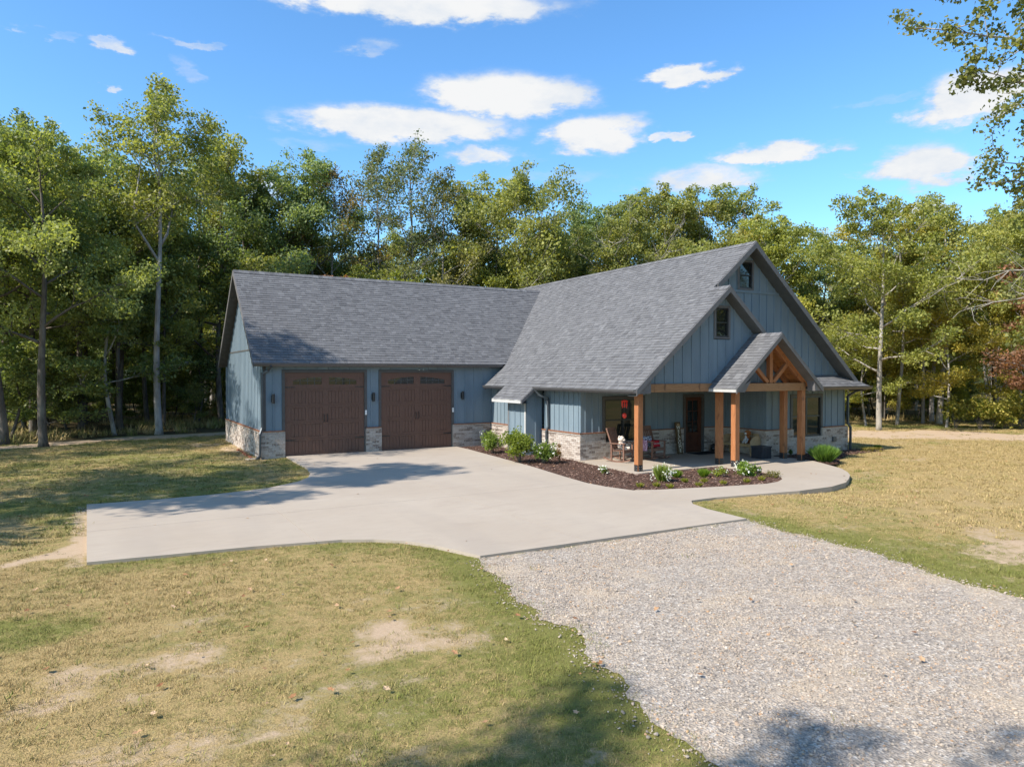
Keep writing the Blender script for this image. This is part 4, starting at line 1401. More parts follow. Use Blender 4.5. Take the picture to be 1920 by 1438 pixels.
def grow(seed, h, cr, base, nleaf, lsize=.17, r0=.16, limbs=13, fork=None, flat_=.62, thin=0, lean=.03, pend=0.0, top_bias=1.0, low=None):
    """trunk + limbs as one tapered surface, leaf clumps on every twig end"""
    r_ = np.random.RandomState(seed)
    q = random.Random(seed)
    mb = MB()
    clumps = []
    ln = np.array([q.uniform(-1, 1) * lean, q.uniform(-1, 1) * lean])
    def trunk_at(t):
        return np.array([ln[0] * h * t + .12 * math.sin(t * 7 + seed), ln[1] * h * t + .12 * math.cos(t * 6 + seed * 2), h * t])
    pts = [trunk_at(t) for t in np.linspace(0, .93, 11)]
    rad = [r0 * (1.35 if i == 0 else 1) * (1 - .93 * (i / 10) ** 1.1) + .012 for i in range(11)]
    pts.insert(1, trunk_at(.02)); rad.insert(1, r0 * 1.08)
    mb.tube(pts, rad, 8, .5)
    az0 = q.uniform(0, 6.28)
    specs = []
    for i in range(limbs):
        t = base + (.94 - base) * ((i + .5) / limbs) ** .9
        specs.append((t, az0 + i * 2.4 + q.uniform(-.5, .5), None))
    if fork:
        for (t, a, L) in fork:
            specs.append((t, a, L))
    for (t, a, L) in specs:
        rel = (t - base) / (.98 - base)
        prof = (math.sin(math.pi * min(1, .18 + rel * .80)) ** .8) * (.55 + .6 * (1 - rel)) * top_bias + .12
        L_ = L if L else cr * prof * q.uniform(.8, 1.15)
        elv = .15 + .95 * rel + q.uniform(-.15, .2)
        if L:
            elv = 1.05
        p = trunk_at(t)
        r1 = r0 * (1 - .9 * t) * (.55 if not L else .8) + .012
        d = np.array([math.cos(a) * math.cos(elv), math.sin(a) * math.cos(elv), math.sin(elv)])
        seg = [p]
        for k_ in range(5):
            d = norm(d + r_.normal(size=3) * .16 + np.array([0, 0, .05 - pend]))
            seg.append(seg[-1] + d * L_ / 5)
        mb.tube(seg, [r1 * (1 - .17 * k_) for k_ in range(6)], 5, .5)
        for k_ in (2, 3, 4, 5):
            for side in (-1, 1):
                if k_ == 5 and side == 1:
                    dd = d
                else:
                    ax = norm(np.cross(d, np.array([0, 0, 1.0]) + r_.normal(size=3) * .4))
                    dd = norm(d * .75 + ax * side * .9 + r_.normal(size=3) * .25)
                l2 = L_ * q.uniform(.22, .42)
                s2 = [seg[k_]]
                for m_ in range(3):
                    dd = norm(dd + r_.normal(size=3) * .2 + np.array([0, 0, .06 - pend * 2]))
                    s2.append(s2[-1] + dd * l2 / 3)
                mb.tube(s2, [r1 * .38, r1 * .28, r1 * .18, .006], 4, .5, cap=False)
                clumps.append((s2[2], L_ * .13 + .10)); clumps.append((s2[3], L_ * .15 + .14))
                for m_ in range(2):
                    d3 = norm(dd + r_.normal(size=3) * .7)
                    e_ = s2[3] + d3 * l2 * .35
                    mb.tube([s2[2 + m_ - 1], e_], [.012, .004], 3, .5, cap=False)
                    clumps.append((e_, L_ * .12 + .10))
        clumps.append((seg[3], L_ * .12 + .1))
    for i in range(7):
        t = .84 + .14 * i / 6
        clumps.append((trunk_at(t) + r_.normal(size=3) * np.array([.22, .22, .1]), .42))
    if low:
        for (x_, y_, z_, s_) in low:
            for j in range(8):
                clumps.append((np.array([x_, y_, z_]) + r_.normal(size=3) * np.array([.7, .7, .25]) * s_, .42 * s_))
    keep = [c_ for c_ in clumps if q.random() > thin]
    cc = np.array([c_[0] for c_ in keep]); cs = np.array([c_[1] for c_ in keep])
    # uneven fullness: some clumps thick, some thin
    wgt = r_.gamma(1.5, 1, len(keep)) * cs ** 1.6
    pick = r_.choice(len(keep), nleaf, p=wgt / wgt.sum())
    rr = norm(r_.normal(size=(nleaf, 3))) * (r_.rand(nleaf, 1) ** .45) * cs[pick][:, None] * 1.28
    rr[:, 2] *= flat_
    cen = cc[pick] + rr
    size = lsize * r_.uniform(.6, 1.35, nleaf)
    tone = np.clip(.5 + (r_.rand(len(keep))[pick] - .5) * .6 + (r_.rand(nleaf) - .5) * .7, 0, 1)
    me_t = bpy.data.meshes.new('trunk'); me_t.from_pydata([tuple(v) for v in mb.v], [], mb.f)
    me_t.polygons.foreach_set('use_smooth', [True] * len(me_t.polygons))
    return me_t, leaf_mesh('crown', cen, size, tone), h
def with_bark(me, b):
    if not me.materials:
        me.materials.append(M[b])
        return me
    if me.materials[0] == M[b]:
        return me
    k_ = me.name.split('.')[0] + '_' + b
    if k_ + str(len(me.vertices)) not in BARKS:
        c_ = me.copy(); c_.materials[0] = M[b]
        BARKS[k_ + str(len(me.vertices))] = c_
    return BARKS[k_ + str(len(me.vertices))]
BARKS = {}
TV = {
    'oak_a': grow(3, 15, 4.0, .30, 21736, 0.172, .20, 15),
    'oak_b': grow(5, 15, 3.6, .26, 20592, 0.163, .17, 14, low=[(1.0, .4, 4.5, 1.2)]),
    'oak_c': grow(8, 15, 4.3, .34, 21736, 0.172, .19, 15),
    'tall': grow(12, 17, 3.5, .36, 19448, 0.163, .17, 14),
    'sparse': grow(14, 16, 3.7, .30, 8450, 0.146, .12, 16, thin=.2, flat_=.8),
    'sparse_b': grow(17, 16, 3.2, .26, 11050, 0.138, .11, 15, thin=.12, flat_=.8),
    'small': grow(21, 8, 2.6, .18, 11700, 0.138, .08, 11, flat_=.5),
    'sapling': grow(24, 5, 1.8, .10, 5850, 0.129, .05, 9, flat_=.5),
    'oak_d': grow(61, 14, 3.3, .22, 19500, .165, .15, 17, top_bias=1.15),
    'oak_e': grow(66, 15, 4.6, .40, 21000, .17, .19, 12, lean=.06),
    'oak_f': grow(69, 13, 3.9, .20, 19000, .155, .14, 13, flat_=.5),
    'slim': grow(27, 13, 2.4, .28, 12350, 0.155, .10, 13),
}
def tree(kind, x, y, h, tint, bark_, label, group=None, rot=None, wide=1.0, name='tree'):
    mt, mc, h0 = TV[kind]
    s_ = h / h0
    t = thing(name, label, 'tree', (x, y, -.1), group)
    a = bpy.data.objects.new('trunk', with_bark(mt, bark_)); b = bpy.data.objects.new('crown', mc)
    for o in (a, b):
        COL.objects.link(o); o.parent = t
        o.scale = (s_ * wide, s_ * wide, s_)
        o.rotation_euler.z = rot if rot is not None else rng.uniform(0, 6.28)
    b.rotation_euler.z = a.rotation_euler.z
    v_ = rng.uniform(.88, 1.16); w2 = rng.uniform(.94, 1.08)
    b.color = (tint[0] * v_ * w2, tint[1] * v_, tint[2] * v_ / w2, 1)
    return t
G0, G1, G2, G3 = (1.35, 1.32, 1.4), (1.5, 1.38, 1.25), (1.65, 1.45, 1.15), (1.15, 1.25, 1.4)
YG, YL, OL, GY_, RD = (1.75, 1.5, 1.0), (2.15, 1.65, .95), (1.15, .95, .9), (1.05, 1.0, 1.25), (1.5, .70, 1.25)
# -- trees one can tell apart along the edge of the woods
tree('oak_a', -6.96, 9.2, 13.2, G1, 'bark_dark', 'stout dark forked oak nearest the lawn at the left edge', rot=1.0, wide=.92)
tree('small', -4.5, 14.1, 8.6, (1.15, 1.2, 1.15), 'bark_pale', 'small tree with thin pale leaning trunk and drooping foliage left of the tall pale tree', rot=.4, wide=1.1)
tall = grow(41, 17.2, 2.9, .56, 16250, 0.163, .165, 12, fork=[(.50, 2.9, 5.2), (.55, .4, 4.0)], lean=.01, low=[(1.1, .2, 6.4, 1.0), (-.3, -.2, 4.5, .5), (.8, .3, 7.6, .7), (1.6, -.2, 6.6, .7)])
TV['pale_tall'] = tall
tree('pale_tall', -2.4, 13.2, 17.2, G1, 'bark_grey', 'tallest tree left of the garage, straight pale grey trunk forking high up', rot=0)
tree('oak_b', -4.0, 19.6, 15.0, G3, 'bark_dark', 'dark trunked tree close behind the small drooping tree')
tree('tall', .76, 25.0, 17.5, G0, 'bark_dark', 'tall dark tree directly left of the garage gable')
tree('oak_c', -8.7, 11.3, 13.6, G3, 'bark_dark', 'leafy oak cut by the left edge of the frame')
tree('oak_e', -9.4, 18.0, 14.8, G1, 'bark_dark', 'broad oak in the second row at the far left', rot=2.2)
tree('oak_b', -7.9, 16.2, 15.0, G0, 'bark_dark', 'bushy topped oak in the second row, left of the small drooping tree', rot=4)
tree('oak_d', -5.9, 19.0, 15.6, G0, 'bark_dark', 'rounded dark green oak between the leftmost oaks and the tall pale tree')
tree('oak_f', 1.5, 20.6, 16.6, G1, 'bark_dark', 'full oak touching the left side of the tall pale crown')
tree('slim', -1.9, 18.2, 12.5, G2, 'bark_dark', 'slim yellowish tree behind the tall pale trunk')
rows = [('oak_e', 3.4, 21.4, 14.4, G3, 'bark_dark', 'dark oak rising just over the left end of the garage ridge'),
        ('oak_a', 5.0, 19.9, 15.2, G3, 'bark_dark', 'dense dark green oak above the first garage door'),
        ('tall', 7.0, 20.2, 17.4, G3, 'bark_dark', 'pointed dark green tree left of the bare sparse trees'),
        ('sparse', 8.6, 19.8, 16.7, (1.25, .8, .8), 'bark_grey', 'thin leaved tree with purple brown foliage behind the garage'),
        ('sparse_b', 10.6, 18.6, 18.0, GY_, 'bark_grey', 'sparse grey green tree with many bare twigs behind the garage ridge'),
        ('sparse', 12.6, 17.8, 18.4, GY_, 'bark_pale', 'tallest sparse tree, pale stem showing through thin leaves'),
        ('sparse_b', 14.6, 17.0, 16.6, (1.2, .95, 1.0), 'bark_grey', 'airy brown tinted tree between the tallest sparse tree and the green oaks'),
        ('small', 9.6, 17.2, 9.6, YG, 'bark_grey', 'yellow green low tree peeping over the garage ridge'),
        ('small', 11.9, 16.0, 9.3, (1.6, 1.5, .8), 'bark_grey', 'light green rounded low tree below the tallest sparse tree'),
        ('small', 7.6, 17.4, 9.0, RD, 'bark_dark', 'reddish low tree below the purple brown tree'),
        ('slim', 17.1, 18.5, 16.0, G0, 'bark_grey', 'narrow tree right of the sparse trees'),
        ('oak_d', 18.9, 17.0, 16.6, G2, 'bark_grey', 'light green pointed oak above the meeting of the two roofs'),
        ('oak_c', 20.2, 14.8, 15.9, G1, 'bark_pale', 'green oak with pale stem right of the roof meeting'),
        ('small', 17.2, 15.6, 9.8, YG, 'bark_grey', 'yellow green low tree at the right end of the garage ridge'),
        ('oak_b', 23.9, 17.1, 14.2, G3, 'bark_dark', 'dark rounded tree left of the main ridge middle'),
        ('slim', 25.9, 17.8, 14.6, G3, 'bark_dark', 'slim dark tree in the low part of the skyline'),
        ('oak_e', 28.4, 19.2, 15.6, G3, 'bark_dark', 'dark green oak far behind the middle of the main ridge'),
        ('tall', 30.0, 18.3, 15.4, G3, 'bark_dark', 'bluish green tree far behind the main ridge'),
        ('oak_f', 29.2, 14.1, 15.6, G0, 'bark_dark', 'oak left of the broad rounded oak'),
        ('oak_a', 29.7, 11.5, 15.9, G1, 'bark_grey', 'broad rounded oak behind the main roof'),
        ('oak_b', 31.6, 10.4, 16.0, G1, 'bark_grey', 'broad oak with open branches left of the gable peak'),
        ('oak_c', 33.6, 9.2, 15.4, G2, 'bark_grey', 'spreading oak just left of the gable peak'),
        ('slim', 32.8, 6.2, 13.4, YL, 'bark_grey', 'yellow tinted tree right above the gable peak'),
        ('oak_f', 31.4, 3.5, 12.2, YG, 'bark_grey', 'yellow green tree touching the right slope of the main gable'),
        ('small', 28.6, 2.4, 8.6, YL, 'bark_grey', 'low golden tree against the right slope of the main gable'),
        ('oak_a', 35.8, 5.6, 10.6, G1, 'bark_dark', 'lower green tree at the dip in the skyline'),
        ('slim', 35.8, 3.3, 12.2, G3, 'bark_dark', 'slim green tree right of the dip in the skyline'),
        ('oak_d', 31.07, -3.5, 12.6, YG, 'bark_pale', 'oak with bent pale trunk nearest the right side of the house'),
        ('slim', 35.81, -1.69, 12.9, (1.9, 1.55, .9), 'bark_pale', 'slender pale tree second from the house on the right'),
        ('slim', 37.95, -1.91, 11.6, YG, 'bark_grey', 'thin short trunked tree third from the house on the right'),
        ('oak_e', 38.72, -2.5, 12.8, G2, 'bark_pale', 'thick pale trunked oak with forked top right of the thin trees'),
        ('oak_d', 40.3, -1.2, 12.4, YG, 'bark_grey', 'bushy oak behind the thick pale trunked oak'),
        ('small', 36.2, -4.2, 7.0, YL, 'bark_grey', 'small golden leaved tree under the oaks right of the house'),
        ('oak_f', 42.0, -5.2, 12.4, G2, 'bark_grey', 'oak left of the red leaved tree'),
        ('small', 37.4, -8.6, 9.4, RD, 'bark_grey', 'red leaved tree at the right edge of the photo'),
        ('oak_c', 44.2, -8.3, 14.0, G1, 'bark_dark', 'tall oak at the far right edge'),
        ('oak_b', 44.0, -2.9, 13.4, G2, 'bark_dark', 'oak behind the gap right of the thick pale trunked oak'),
        ('slim', 38.2, -7.6, 11.8, G2, 'bark_pale', 'pale trunk at the right edge behind the yellow flowers'),
        ('small', 33.2, -1.2, 6.0, YG, 'bark_grey', 'small light green tree between the first two trunks right of the house'),
        ('small', 40.6, -4.8, 7.2, YL, 'bark_grey', 'small yellow tree left of the red leaved tree')]
for r_ in rows:
    tree(*r_)
# -- trees further inside the woods
qr = random.Random(77)
def inside(x, y, m_):
    return y > np.interp(x, fx_, fy_) + m_
placed = [(t_[1], t_[2]) for t_ in rows] + [(-7, 9.2), (-4.5, 14.1), (-2.4, 13.2), (-4, 19.6), (.8, 25), (-8.7, 11.3), (-9.4, 18), (-7.9, 16.2), (-5.9, 19), (1.5, 20.6), (-1.9, 18.2)]
camx, camy = -4.895, -26.233
n_in = 0
for tries in range(6000):
    if n_in >= 175:
        break
    # inside the wedge in view and a little to either side
    ang = R(qr.uniform(-13, 75)); dist = 34 + 62 * qr.random() ** 1.25
    x, y = camx + math.sin(ang) * dist, camy + math.cos(ang) * dist
    if not inside(x, y, 1.5 if x < 3 or x > 24 else 5):
        continue
    if min((x - a) ** 2 + (y - b) ** 2 for a, b in placed) < (2.3 if dist < 60 else 3.2) ** 2:
        continue
    placed.append((x, y)); n_in += 1
    dep = dist * math.cos(ang - R(30.15))
    px = 960 + math.tan(ang - R(30.15)) * 1324
    h = qr.uniform(10.5, 14.5)
    if 1380 < px < 1560:
        h = qr.uniform(8, 10.5)
    kind = qr.choice(('oak_a', 'oak_b', 'oak_c', 'oak_d', 'oak_e', 'oak_f', 'slim', 'tall', 'small'))
    if kind == 'small':
        h = qr.uniform(6, 9)
    if x < 3:
        tint, grp, lab, bk = qr.choice((G0, G1, G3, G3, (1.3, 1.15, .8))), 'trees deep in the woods on the left', 'tree with a dark trunk deep in the woods left of the garage', 'bark_dark'
    elif x < 24 and px < 1380:
        tint, grp, lab, bk = qr.choice((G0, G1, G3, G2)), 'trees deep in the woods behind the house', 'tree deep in the woods behind the house roofs', 'bark_grey'
    else:
        tint, grp, lab, bk = qr.choice((G2, YG, G1, YL, G0)), 'trees deep in the woods on the right', 'tree standing back in the woods right of the house', qr.choice(('bark_grey', 'bark_pale'))
    tree(kind, x, y, h, tint, bk, lab, grp, rot=qr.uniform(0, 6.28))
# saplings and undergrowth shrubs at the edge
n_s = 0
for tries in range(4000):
    if n_s >= 62:
        break
    ang = R(qr.choice((qr.uniform(-8, 9), qr.uniform(50, 67)))); dist = qr.uniform(33, 62)
    x, y = camx + math.sin(ang) * dist, camy + math.cos(ang) * dist
    if not inside(x, y, .8) or min((x - a) ** 2 + (y - b) ** 2 for a, b in placed) < .8:
        continue
    placed.append((x, y)); n_s += 1
    left = x < 5
    tree('sapling', x, y, qr.uniform(1.8, 4.6), qr.choice((G0, G1, G3) if left else (YG, YL, G2, (1.9, 1.3, .8))), 'bark_dark',
         'leafy sapling in the undergrowth of the left woods' if left else 'leafy sapling in the undergrowth right of the house',
         'saplings under the left trees' if left else 'saplings under the right trees', rot=qr.uniform(0, 6.28), wide=qr.uniform(.9, 1.5), name='sapling')
# trees outside the left side of the picture, whose shade falls on the lawn, the roof and the gravel
for i, (x, y, h, k_) in enumerate([(-12.4, -.9, 17.4, 'sparse_b'), (-16.2, 4.8, 15.5, 'sparse_b'), (-15.4, 9.0, 15, 'sparse'), (-18.0, -4.6, 17.5, 'sparse_b'), (-17.0, -7.4, 19.8, 'slim'), (-19.0, -9.0, 13.5, 'sparse'), (-22, 7.5, 15, 'sparse'), 
                                   (-11.8, -29.3, 16.6, 'oak_c'), (-14.9, -24.3, 13.7, 'oak_b')]):
    tree(k_, x, y, h, G0, 'bark_dark', 'tree on the left beyond the frame, known only by its dappled shade on the lawn', 'trees that shade the lawn from the left', rot=i * 1.3)

# the wood line across the field behind the camera, mirrored in the window panes
for i in range(16):
    tree(qr.choice(('oak_a', 'oak_b', 'oak_c', 'tall')), -6 + i * 5.2 + qr.uniform(-1.5, 1.5), -62 + i * .5 + qr.uniform(-3, 3), qr.uniform(12, 16), qr.choice((G1, G2)), 'bark_grey', 'tree of the wood line across the field, seen only in the window reflections', 'trees mirrored in the windows')

# -- the near oak whose boughs enter at the top right
near = thing('oak_tree', 'near oak whose leafy boughs hang in at the top right corner', 'tree', (21.4, -18.6, -.1))
def near_oak():
    r_ = np.random.RandomState(90); q = random.Random(90)
    mb, cl, bare_b = MB(), [], MB()
    base = np.array([0., 0, 0])
    pts = [np.array([.12 * math.sin(t * 5), .1 * math.cos(t * 4), t * 15]) for t in np.linspace(0, 1, 12)]
    mb.tube(pts, [.30 * (1 - .85 * i / 11) for i in range(12)], 10)
    for i in range(44):
        t = .30 + .67 * (i / 43)
        a = i * 2.4
        L_ = (5.2 * (1 - .40 * abs(t - .62) / .35)) * q.uniform(.8, 1.1)
        elv = .1 + .7 * (t - .33) / .6 + q.uniform(-.15, .2)
        d = np.array([math.cos(a) * math.cos(elv), math.sin(a) * math.cos(elv), math.sin(elv)])
        p = pts[min(11, int(t * 11))]
        seg = [p]
        for k_ in range(6):
            d = norm(d + r_.normal(size=3) * .15 + np.array([0, 0, -.02])); seg.append(seg[-1] + d * L_ / 6)
        mb.tube(seg, [.10 * (1 - .15 * k_) * (1.2 - t) + .01 for k_ in range(7)], 6)
        for k_ in range(2, 7):
            for s_ in (-1, 1):
                ax = norm(np.cross(d, np.array([0, 0, 1.]) + r_.normal(size=3) * .5))
                dd = norm(d * .6 + ax * s_ + r_.normal(size=3) * .3)
                e1 = seg[k_] + dd * L_ * q.uniform(.12, .26)
                e2 = e1 + norm(dd + r_.normal(size=3) * .4) * L_ * .12
                mb.tube([seg[k_], e1, e2], [.022, .014, .005], 4, cap=False)
                cl += [(e1, .3), (e2, .42), ((seg[k_] + e1) / 2, .25)]
    return mb, cl
mb_, cl_ = near_oak()
# two boughs reaching far to the left, and leafless lower limbs
rr_ = np.random.RandomState(5)
bare_ = MB()
def bough(p, q, n_, sag, leaf, mbx, th=.05, twig=.6):
    p, q = np.array(p, float), np.array(q, float)
    seg = [p + (q - p) * t + np.array([0, 0, sag * math.sin(math.pi * t)]) + rr_.normal(size=3) * .06 for t in np.linspace(0, 1, n_)]
    mbx.tube(seg, [th * (1 - .8 * i / (n_ - 1)) for i in range(n_)], 6)
    for i in range(2, n_):
        for s_ in range(3):
            dd = norm((seg[i] - seg[i - 1]) * .7 / np.linalg.norm(seg[i] - seg[i - 1]) + rr_.normal(size=3) * .55)
            e1 = seg[i] + dd * twig * rr_.uniform(.5, 1.1)
            e2 = e1 + norm(dd + rr_.normal(size=3) * .5) * twig * .5
            mbx.tube([seg[i], e1, e2], [th * .3, th * .18, .004], 4, cap=False)
            if leaf:
                cl_.extend([(e1, .22), (e2, .26)])
bough((-.6, .6, 11.2), (-7.0, 3.4, 12.4), 12, .35, True, mb_, .06)
bough((-.4, .6, 12.5), (-6.0, 3.0, 13.6), 10, .2, True, mb_, .05)
bough((-.3, .4, 10.2), (-5.9, 2.7, 11.2), 9, .2, True, mb_, .05, .5)
bough((-.2, .3, 6.2), (-5.7, 3.5, 5.5), 12, .25, False, bare_, .032, .6)
bough((-.2, .3, 5.6), (-5.0, 3.1, 5.0), 11, .1, False, bare_, .028, .6)
mb_.build('trunk', 'bark_grey', near, loc=(0, 0, 0), smooth=True)
bare_.build('bare_limb', 'bark_pale', near, loc=(0, 0, 0), smooth=True)
# leaves with lobes: one tri-lobed blade of three quads per leaf
cc = np.array([c_[0] for c_ in cl_]); cs = np.array([c_[1] for c_ in cl_])
wg = rr_.gamma(2.2, 1, len(cc)) * cs ** 1.4
nl = 56000
pk = rr_.choice(len(cc), nl, p=wg / wg.sum())
of = norm(rr_.normal(size=(nl, 3))) * (rr_.rand(nl, 1) ** .5) * cs[pk][:, None] * 1.25
of[:, 2] *= .8
me_ = leaf_mesh('crown', cc[pk] + of, .132 * rr_.uniform(.6, 1.3, nl), np.clip(.45 + (rr_.rand(len(cc))[pk] - .5) * .5 + (rr_.rand(nl) - .5) * .9, 0, 1), r_=rr_, up_bias=.4, aspect=.75)
o = bpy.data.objects.new('crown', me_); COL.objects.link(o); o.parent = near; o.color = (1.2, 1.05, .95, 1)

# ---------------------------------------------------------------- garden plants
def plant(name, label, cat, x, y, r, h, n, ls, tint, flowers=0, fcol='petal', fsz=.05, mat='leaf_bright', group=None, upright=0, seed=0, z=-.03):
    q = np.random.RandomState(seed + 100)
    t = thing(name, label, cat, (x, y, z), group)
    mb = MB()
    ns = max(4, int(10 * r / .4))
    tips = []
    for i in range(ns):
        a = q.rand() * 6.28; rr0 = r * .75 * math.sqrt(q.rand())
        tip = np.array([math.cos(a) * rr0, math.sin(a) * rr0, h * (.55 + .4 * q.rand()) * (1 - .45 * (rr0 / r) ** 2)])
        mid = tip * np.array([.45, .45, .5])
        mb.tube([(tip[0] * .1, tip[1] * .1, 0), mid, tip], [.008, .006, .003], 4)
        tips += [tip, (tip + mid) / 2]
    st = mb.build('stem', 'bark_dark', t, loc=(0, 0, 0))
    nc = max(8, int(n / 40))
    c0 = np.array([tips[q.randint(len(tips))] for _ in range(nc)]) + q.normal(size=(nc, 3)) * r * .16
    c0[:, 2] = np.abs(c0[:, 2])
    pk = q.randint(0, nc, n)
    cen = c0[pk] + q.normal(size=(n, 3)) * r * .15 * np.array([1, 1, .9])
    cen[:, 2] = np.clip(cen[:, 2], .015, h * 1.1)
    if upright:
        me = bpy.data.meshes.new('foliage')
        aa = q.rand(n) * 6.28; bx = np.stack([np.cos(aa), np.sin(aa)], -1) * (r * .35 * q.rand(n, 1))
        b0 = np.concatenate([bx, np.zeros((n, 1))], 1)
        ln_ = h * q.uniform(.5, 1.05, n)
        dr = norm(np.concatenate([np.stack([np.cos(aa), np.sin(aa)], -1) * (upright * q.rand(n, 1)), np.ones((n, 1))], 1))
        sd_ = norm(np.cross(dr, q.normal(size=(n, 3)))) * ls * .5
        tip = b0 + dr * ln_[:, None]
        mid = b0 + dr * ln_[:, None] * .55
        vv = np.stack([b0, mid + sd_, tip, mid - sd_], 1).reshape(-1, 3)
        fast_mesh(me, vv, np.arange(len(vv)).reshape(-1, 4))
        at = me.attributes.new('tone', 'FLOAT', 'FACE'); at.data.foreach_set('value', q.rand(n).astype(np.float32))
        me.materials.append(M[mat])
    else:
        me = leaf_mesh('foliage', cen, ls * q.uniform(.6, 1.3, n), np.clip(q.rand(n) * .6 + q.rand(nc)[pk] * .4, 0, 1), mat=mat, r_=q, up_bias=.7)
    o = bpy.data.objects.new('foliage', me); COL.objects.link(o); o.parent = t; o.color = (*tint, 1)
    if flowers:
        fc = c0[q.randint(0, nc, flowers)] + q.normal(size=(flowers, 3)) * r * .17
        fc = fc + norm(fc - np.array([0, 0, h * .3])) * r * .14
        fc[:, 2] = np.clip(fc[:, 2], .05, h * 1.15)
        k_ = 5
        cen = np.repeat(fc, k_, 0) + q.normal(size=(flowers * k_, 3)) * fsz * .35
        me = leaf_mesh('blossom', cen, np.full(flowers * k_, fsz), q.rand(flowers * k_), mat=fcol, r_=q, up_bias=1.2, aspect=.9)
        o = bpy.data.objects.new('blossom', me); COL.objects.link(o); o.parent = t
    return t
plant('shrub', 'bright green rounded shrub beside the dark domed utility box', 'shrub', 7.95, -2.7, .50, .85, 2600, .075, (1, 1, .9), 14, fsz=.05, seed=1)
plant('shrub', 'largest yellow green shrub in front of the wall bump and downspout', 'shrub', 7.35, -5.7, .60, 1.12, 4600, .08, (1.15, 1.05, .8), 16, fsz=.045, seed=2)
plant('rose_bush', 'rose bush with pale cream flowers right of the largest shrub', 'shrub', 7.95, -6.25, .42, .75, 2200, .07, (.85, .9, .8), 46, fsz=.055, seed=3)
plant('dry_bush', 'withered pinkish brown bush by the brick corner right of the rose bush', 'shrub', 8.60, -6.25, .24, .62, 420, .05, (1.3, .55, .7), 0, seed=4)
plant('flower_clump', 'small clump of white flowers alone in the mulch left of the first post', 'flower', 8.05, -9.35, .22, .22, 420, .05, (1.2, 1.1, .9), 34, fsz=.045, seed=5)
plant('white_salvia', 'tall clump of white flower spikes right of the first post', 'flower', 8.62, -11.3, .34, .50, 900, .022, (1.1, 1.05, 1.0), 170, fsz=.032, upright=.55, seed=6)
plant('grass_clump', 'bright green mound right of the white flower spikes', 'plant', 9.50, -10.95, .20, .26, 500, .02, (1, 1.1, .6), 0, upright=.9, seed=7)
plant('grass_clump', 'green mound with yellowed left edge in the middle of the bed', 'plant', 10.28, -11.25, .22, .28, 560, .022, (.95, 1.1, .6), 0, upright=.9, seed=8)
plant('lantana', 'low yellow green plant with a few cream flowers left of the white flowering bush', 'flower', 10.82, -11.5, .24, .28, 620, .045, (1.3, 1.15, .7), 10, fsz=.045, seed=9)
plant('vinca', 'leafy bright green bush dotted with white flowers at the end of the bed', 'flower', 11.55, -11.6, .42, .36, 1900, .06, (1.05, 1.15, .8), 60, fsz=.05, seed=10)
plant('dry_mound', 'low brownish green mound at the curved tip of the bed', 'plant', 12.0, -12.3, .26, .18, 600, .035, (1.1, .75, .6), 0, seed=11)
plant('dark_shrub', 'small dark green plant beside the end of the leafy white flowered bush', 'plant', 12.0, -11.75, .2, .22, 420, .045, (.5, .62, .6), 0, seed=12)
plant('juniper', 'feathery blue green juniper right of the entry posts', 'shrub', 16.45, -10.75, .58, .62, 2600, .03, (.85, 1.05, 1.1), 0, upright=1.15, seed=13)
plant('small_shrub', 'tiny dark shrub in the shade behind the entry posts', 'shrub', 16.55, -9.35, .16, .3, 240, .05, (.5, .6, .6), 0, seed=14)
plant('grass_clump', 'small bright tuft at the far end of the right bed', 'plant', 21.9, -9.2, .22, .2, 300, .02, (.9, 1.0, .6), 0, upright=1.0, seed=15)
plant('creeping_phlox', 'low reddish ground cover spreading at the right house corner', 'plant', 21.0, -9.55, .5, .12, 700, .05, (1.5, .9, 1.1), 0, seed=30)
# dry tufts along the front edge of the bed
dry = [(8.05, -12.25), (8.9, -12.45), (9.55, -12.0), (9.7, -12.55), (10.5, -12.65), (11.2, -12.55), (7.45, -11.75), (7.9, -11.9), (9.1, -11.7)]
for i, (x, y) in enumerate(dry):
    plant('dry_tuft', 'withered straw coloured tuft along the front edge of the mulch bed', 'plant', x, y, .13, .16, 130, .014, (1.5, 1.1, .8), 0, upright=1.2, group='dry tufts in the mulch bed', seed=16 + i)
# goldenrod by the right woods
for i in range(9):
    x, y = 37.6 + .55 * i * .8 + rng.uniform(-.3, .3) - 1.4, -5.0 - i * .42 + rng.uniform(-.4, .4)
    plant('goldenrod', 'tall weedy clump with yellow flower heads before the right woods', 'flower', x, y, .8, 1.7 + rng.uniform(-.2, .3), 1300, .07, (1.0, .95, .5), 170, fcol='yellow_petal', fsz=.12, group='yellow flowering weeds on the right', seed=40 + i, z=-.1)

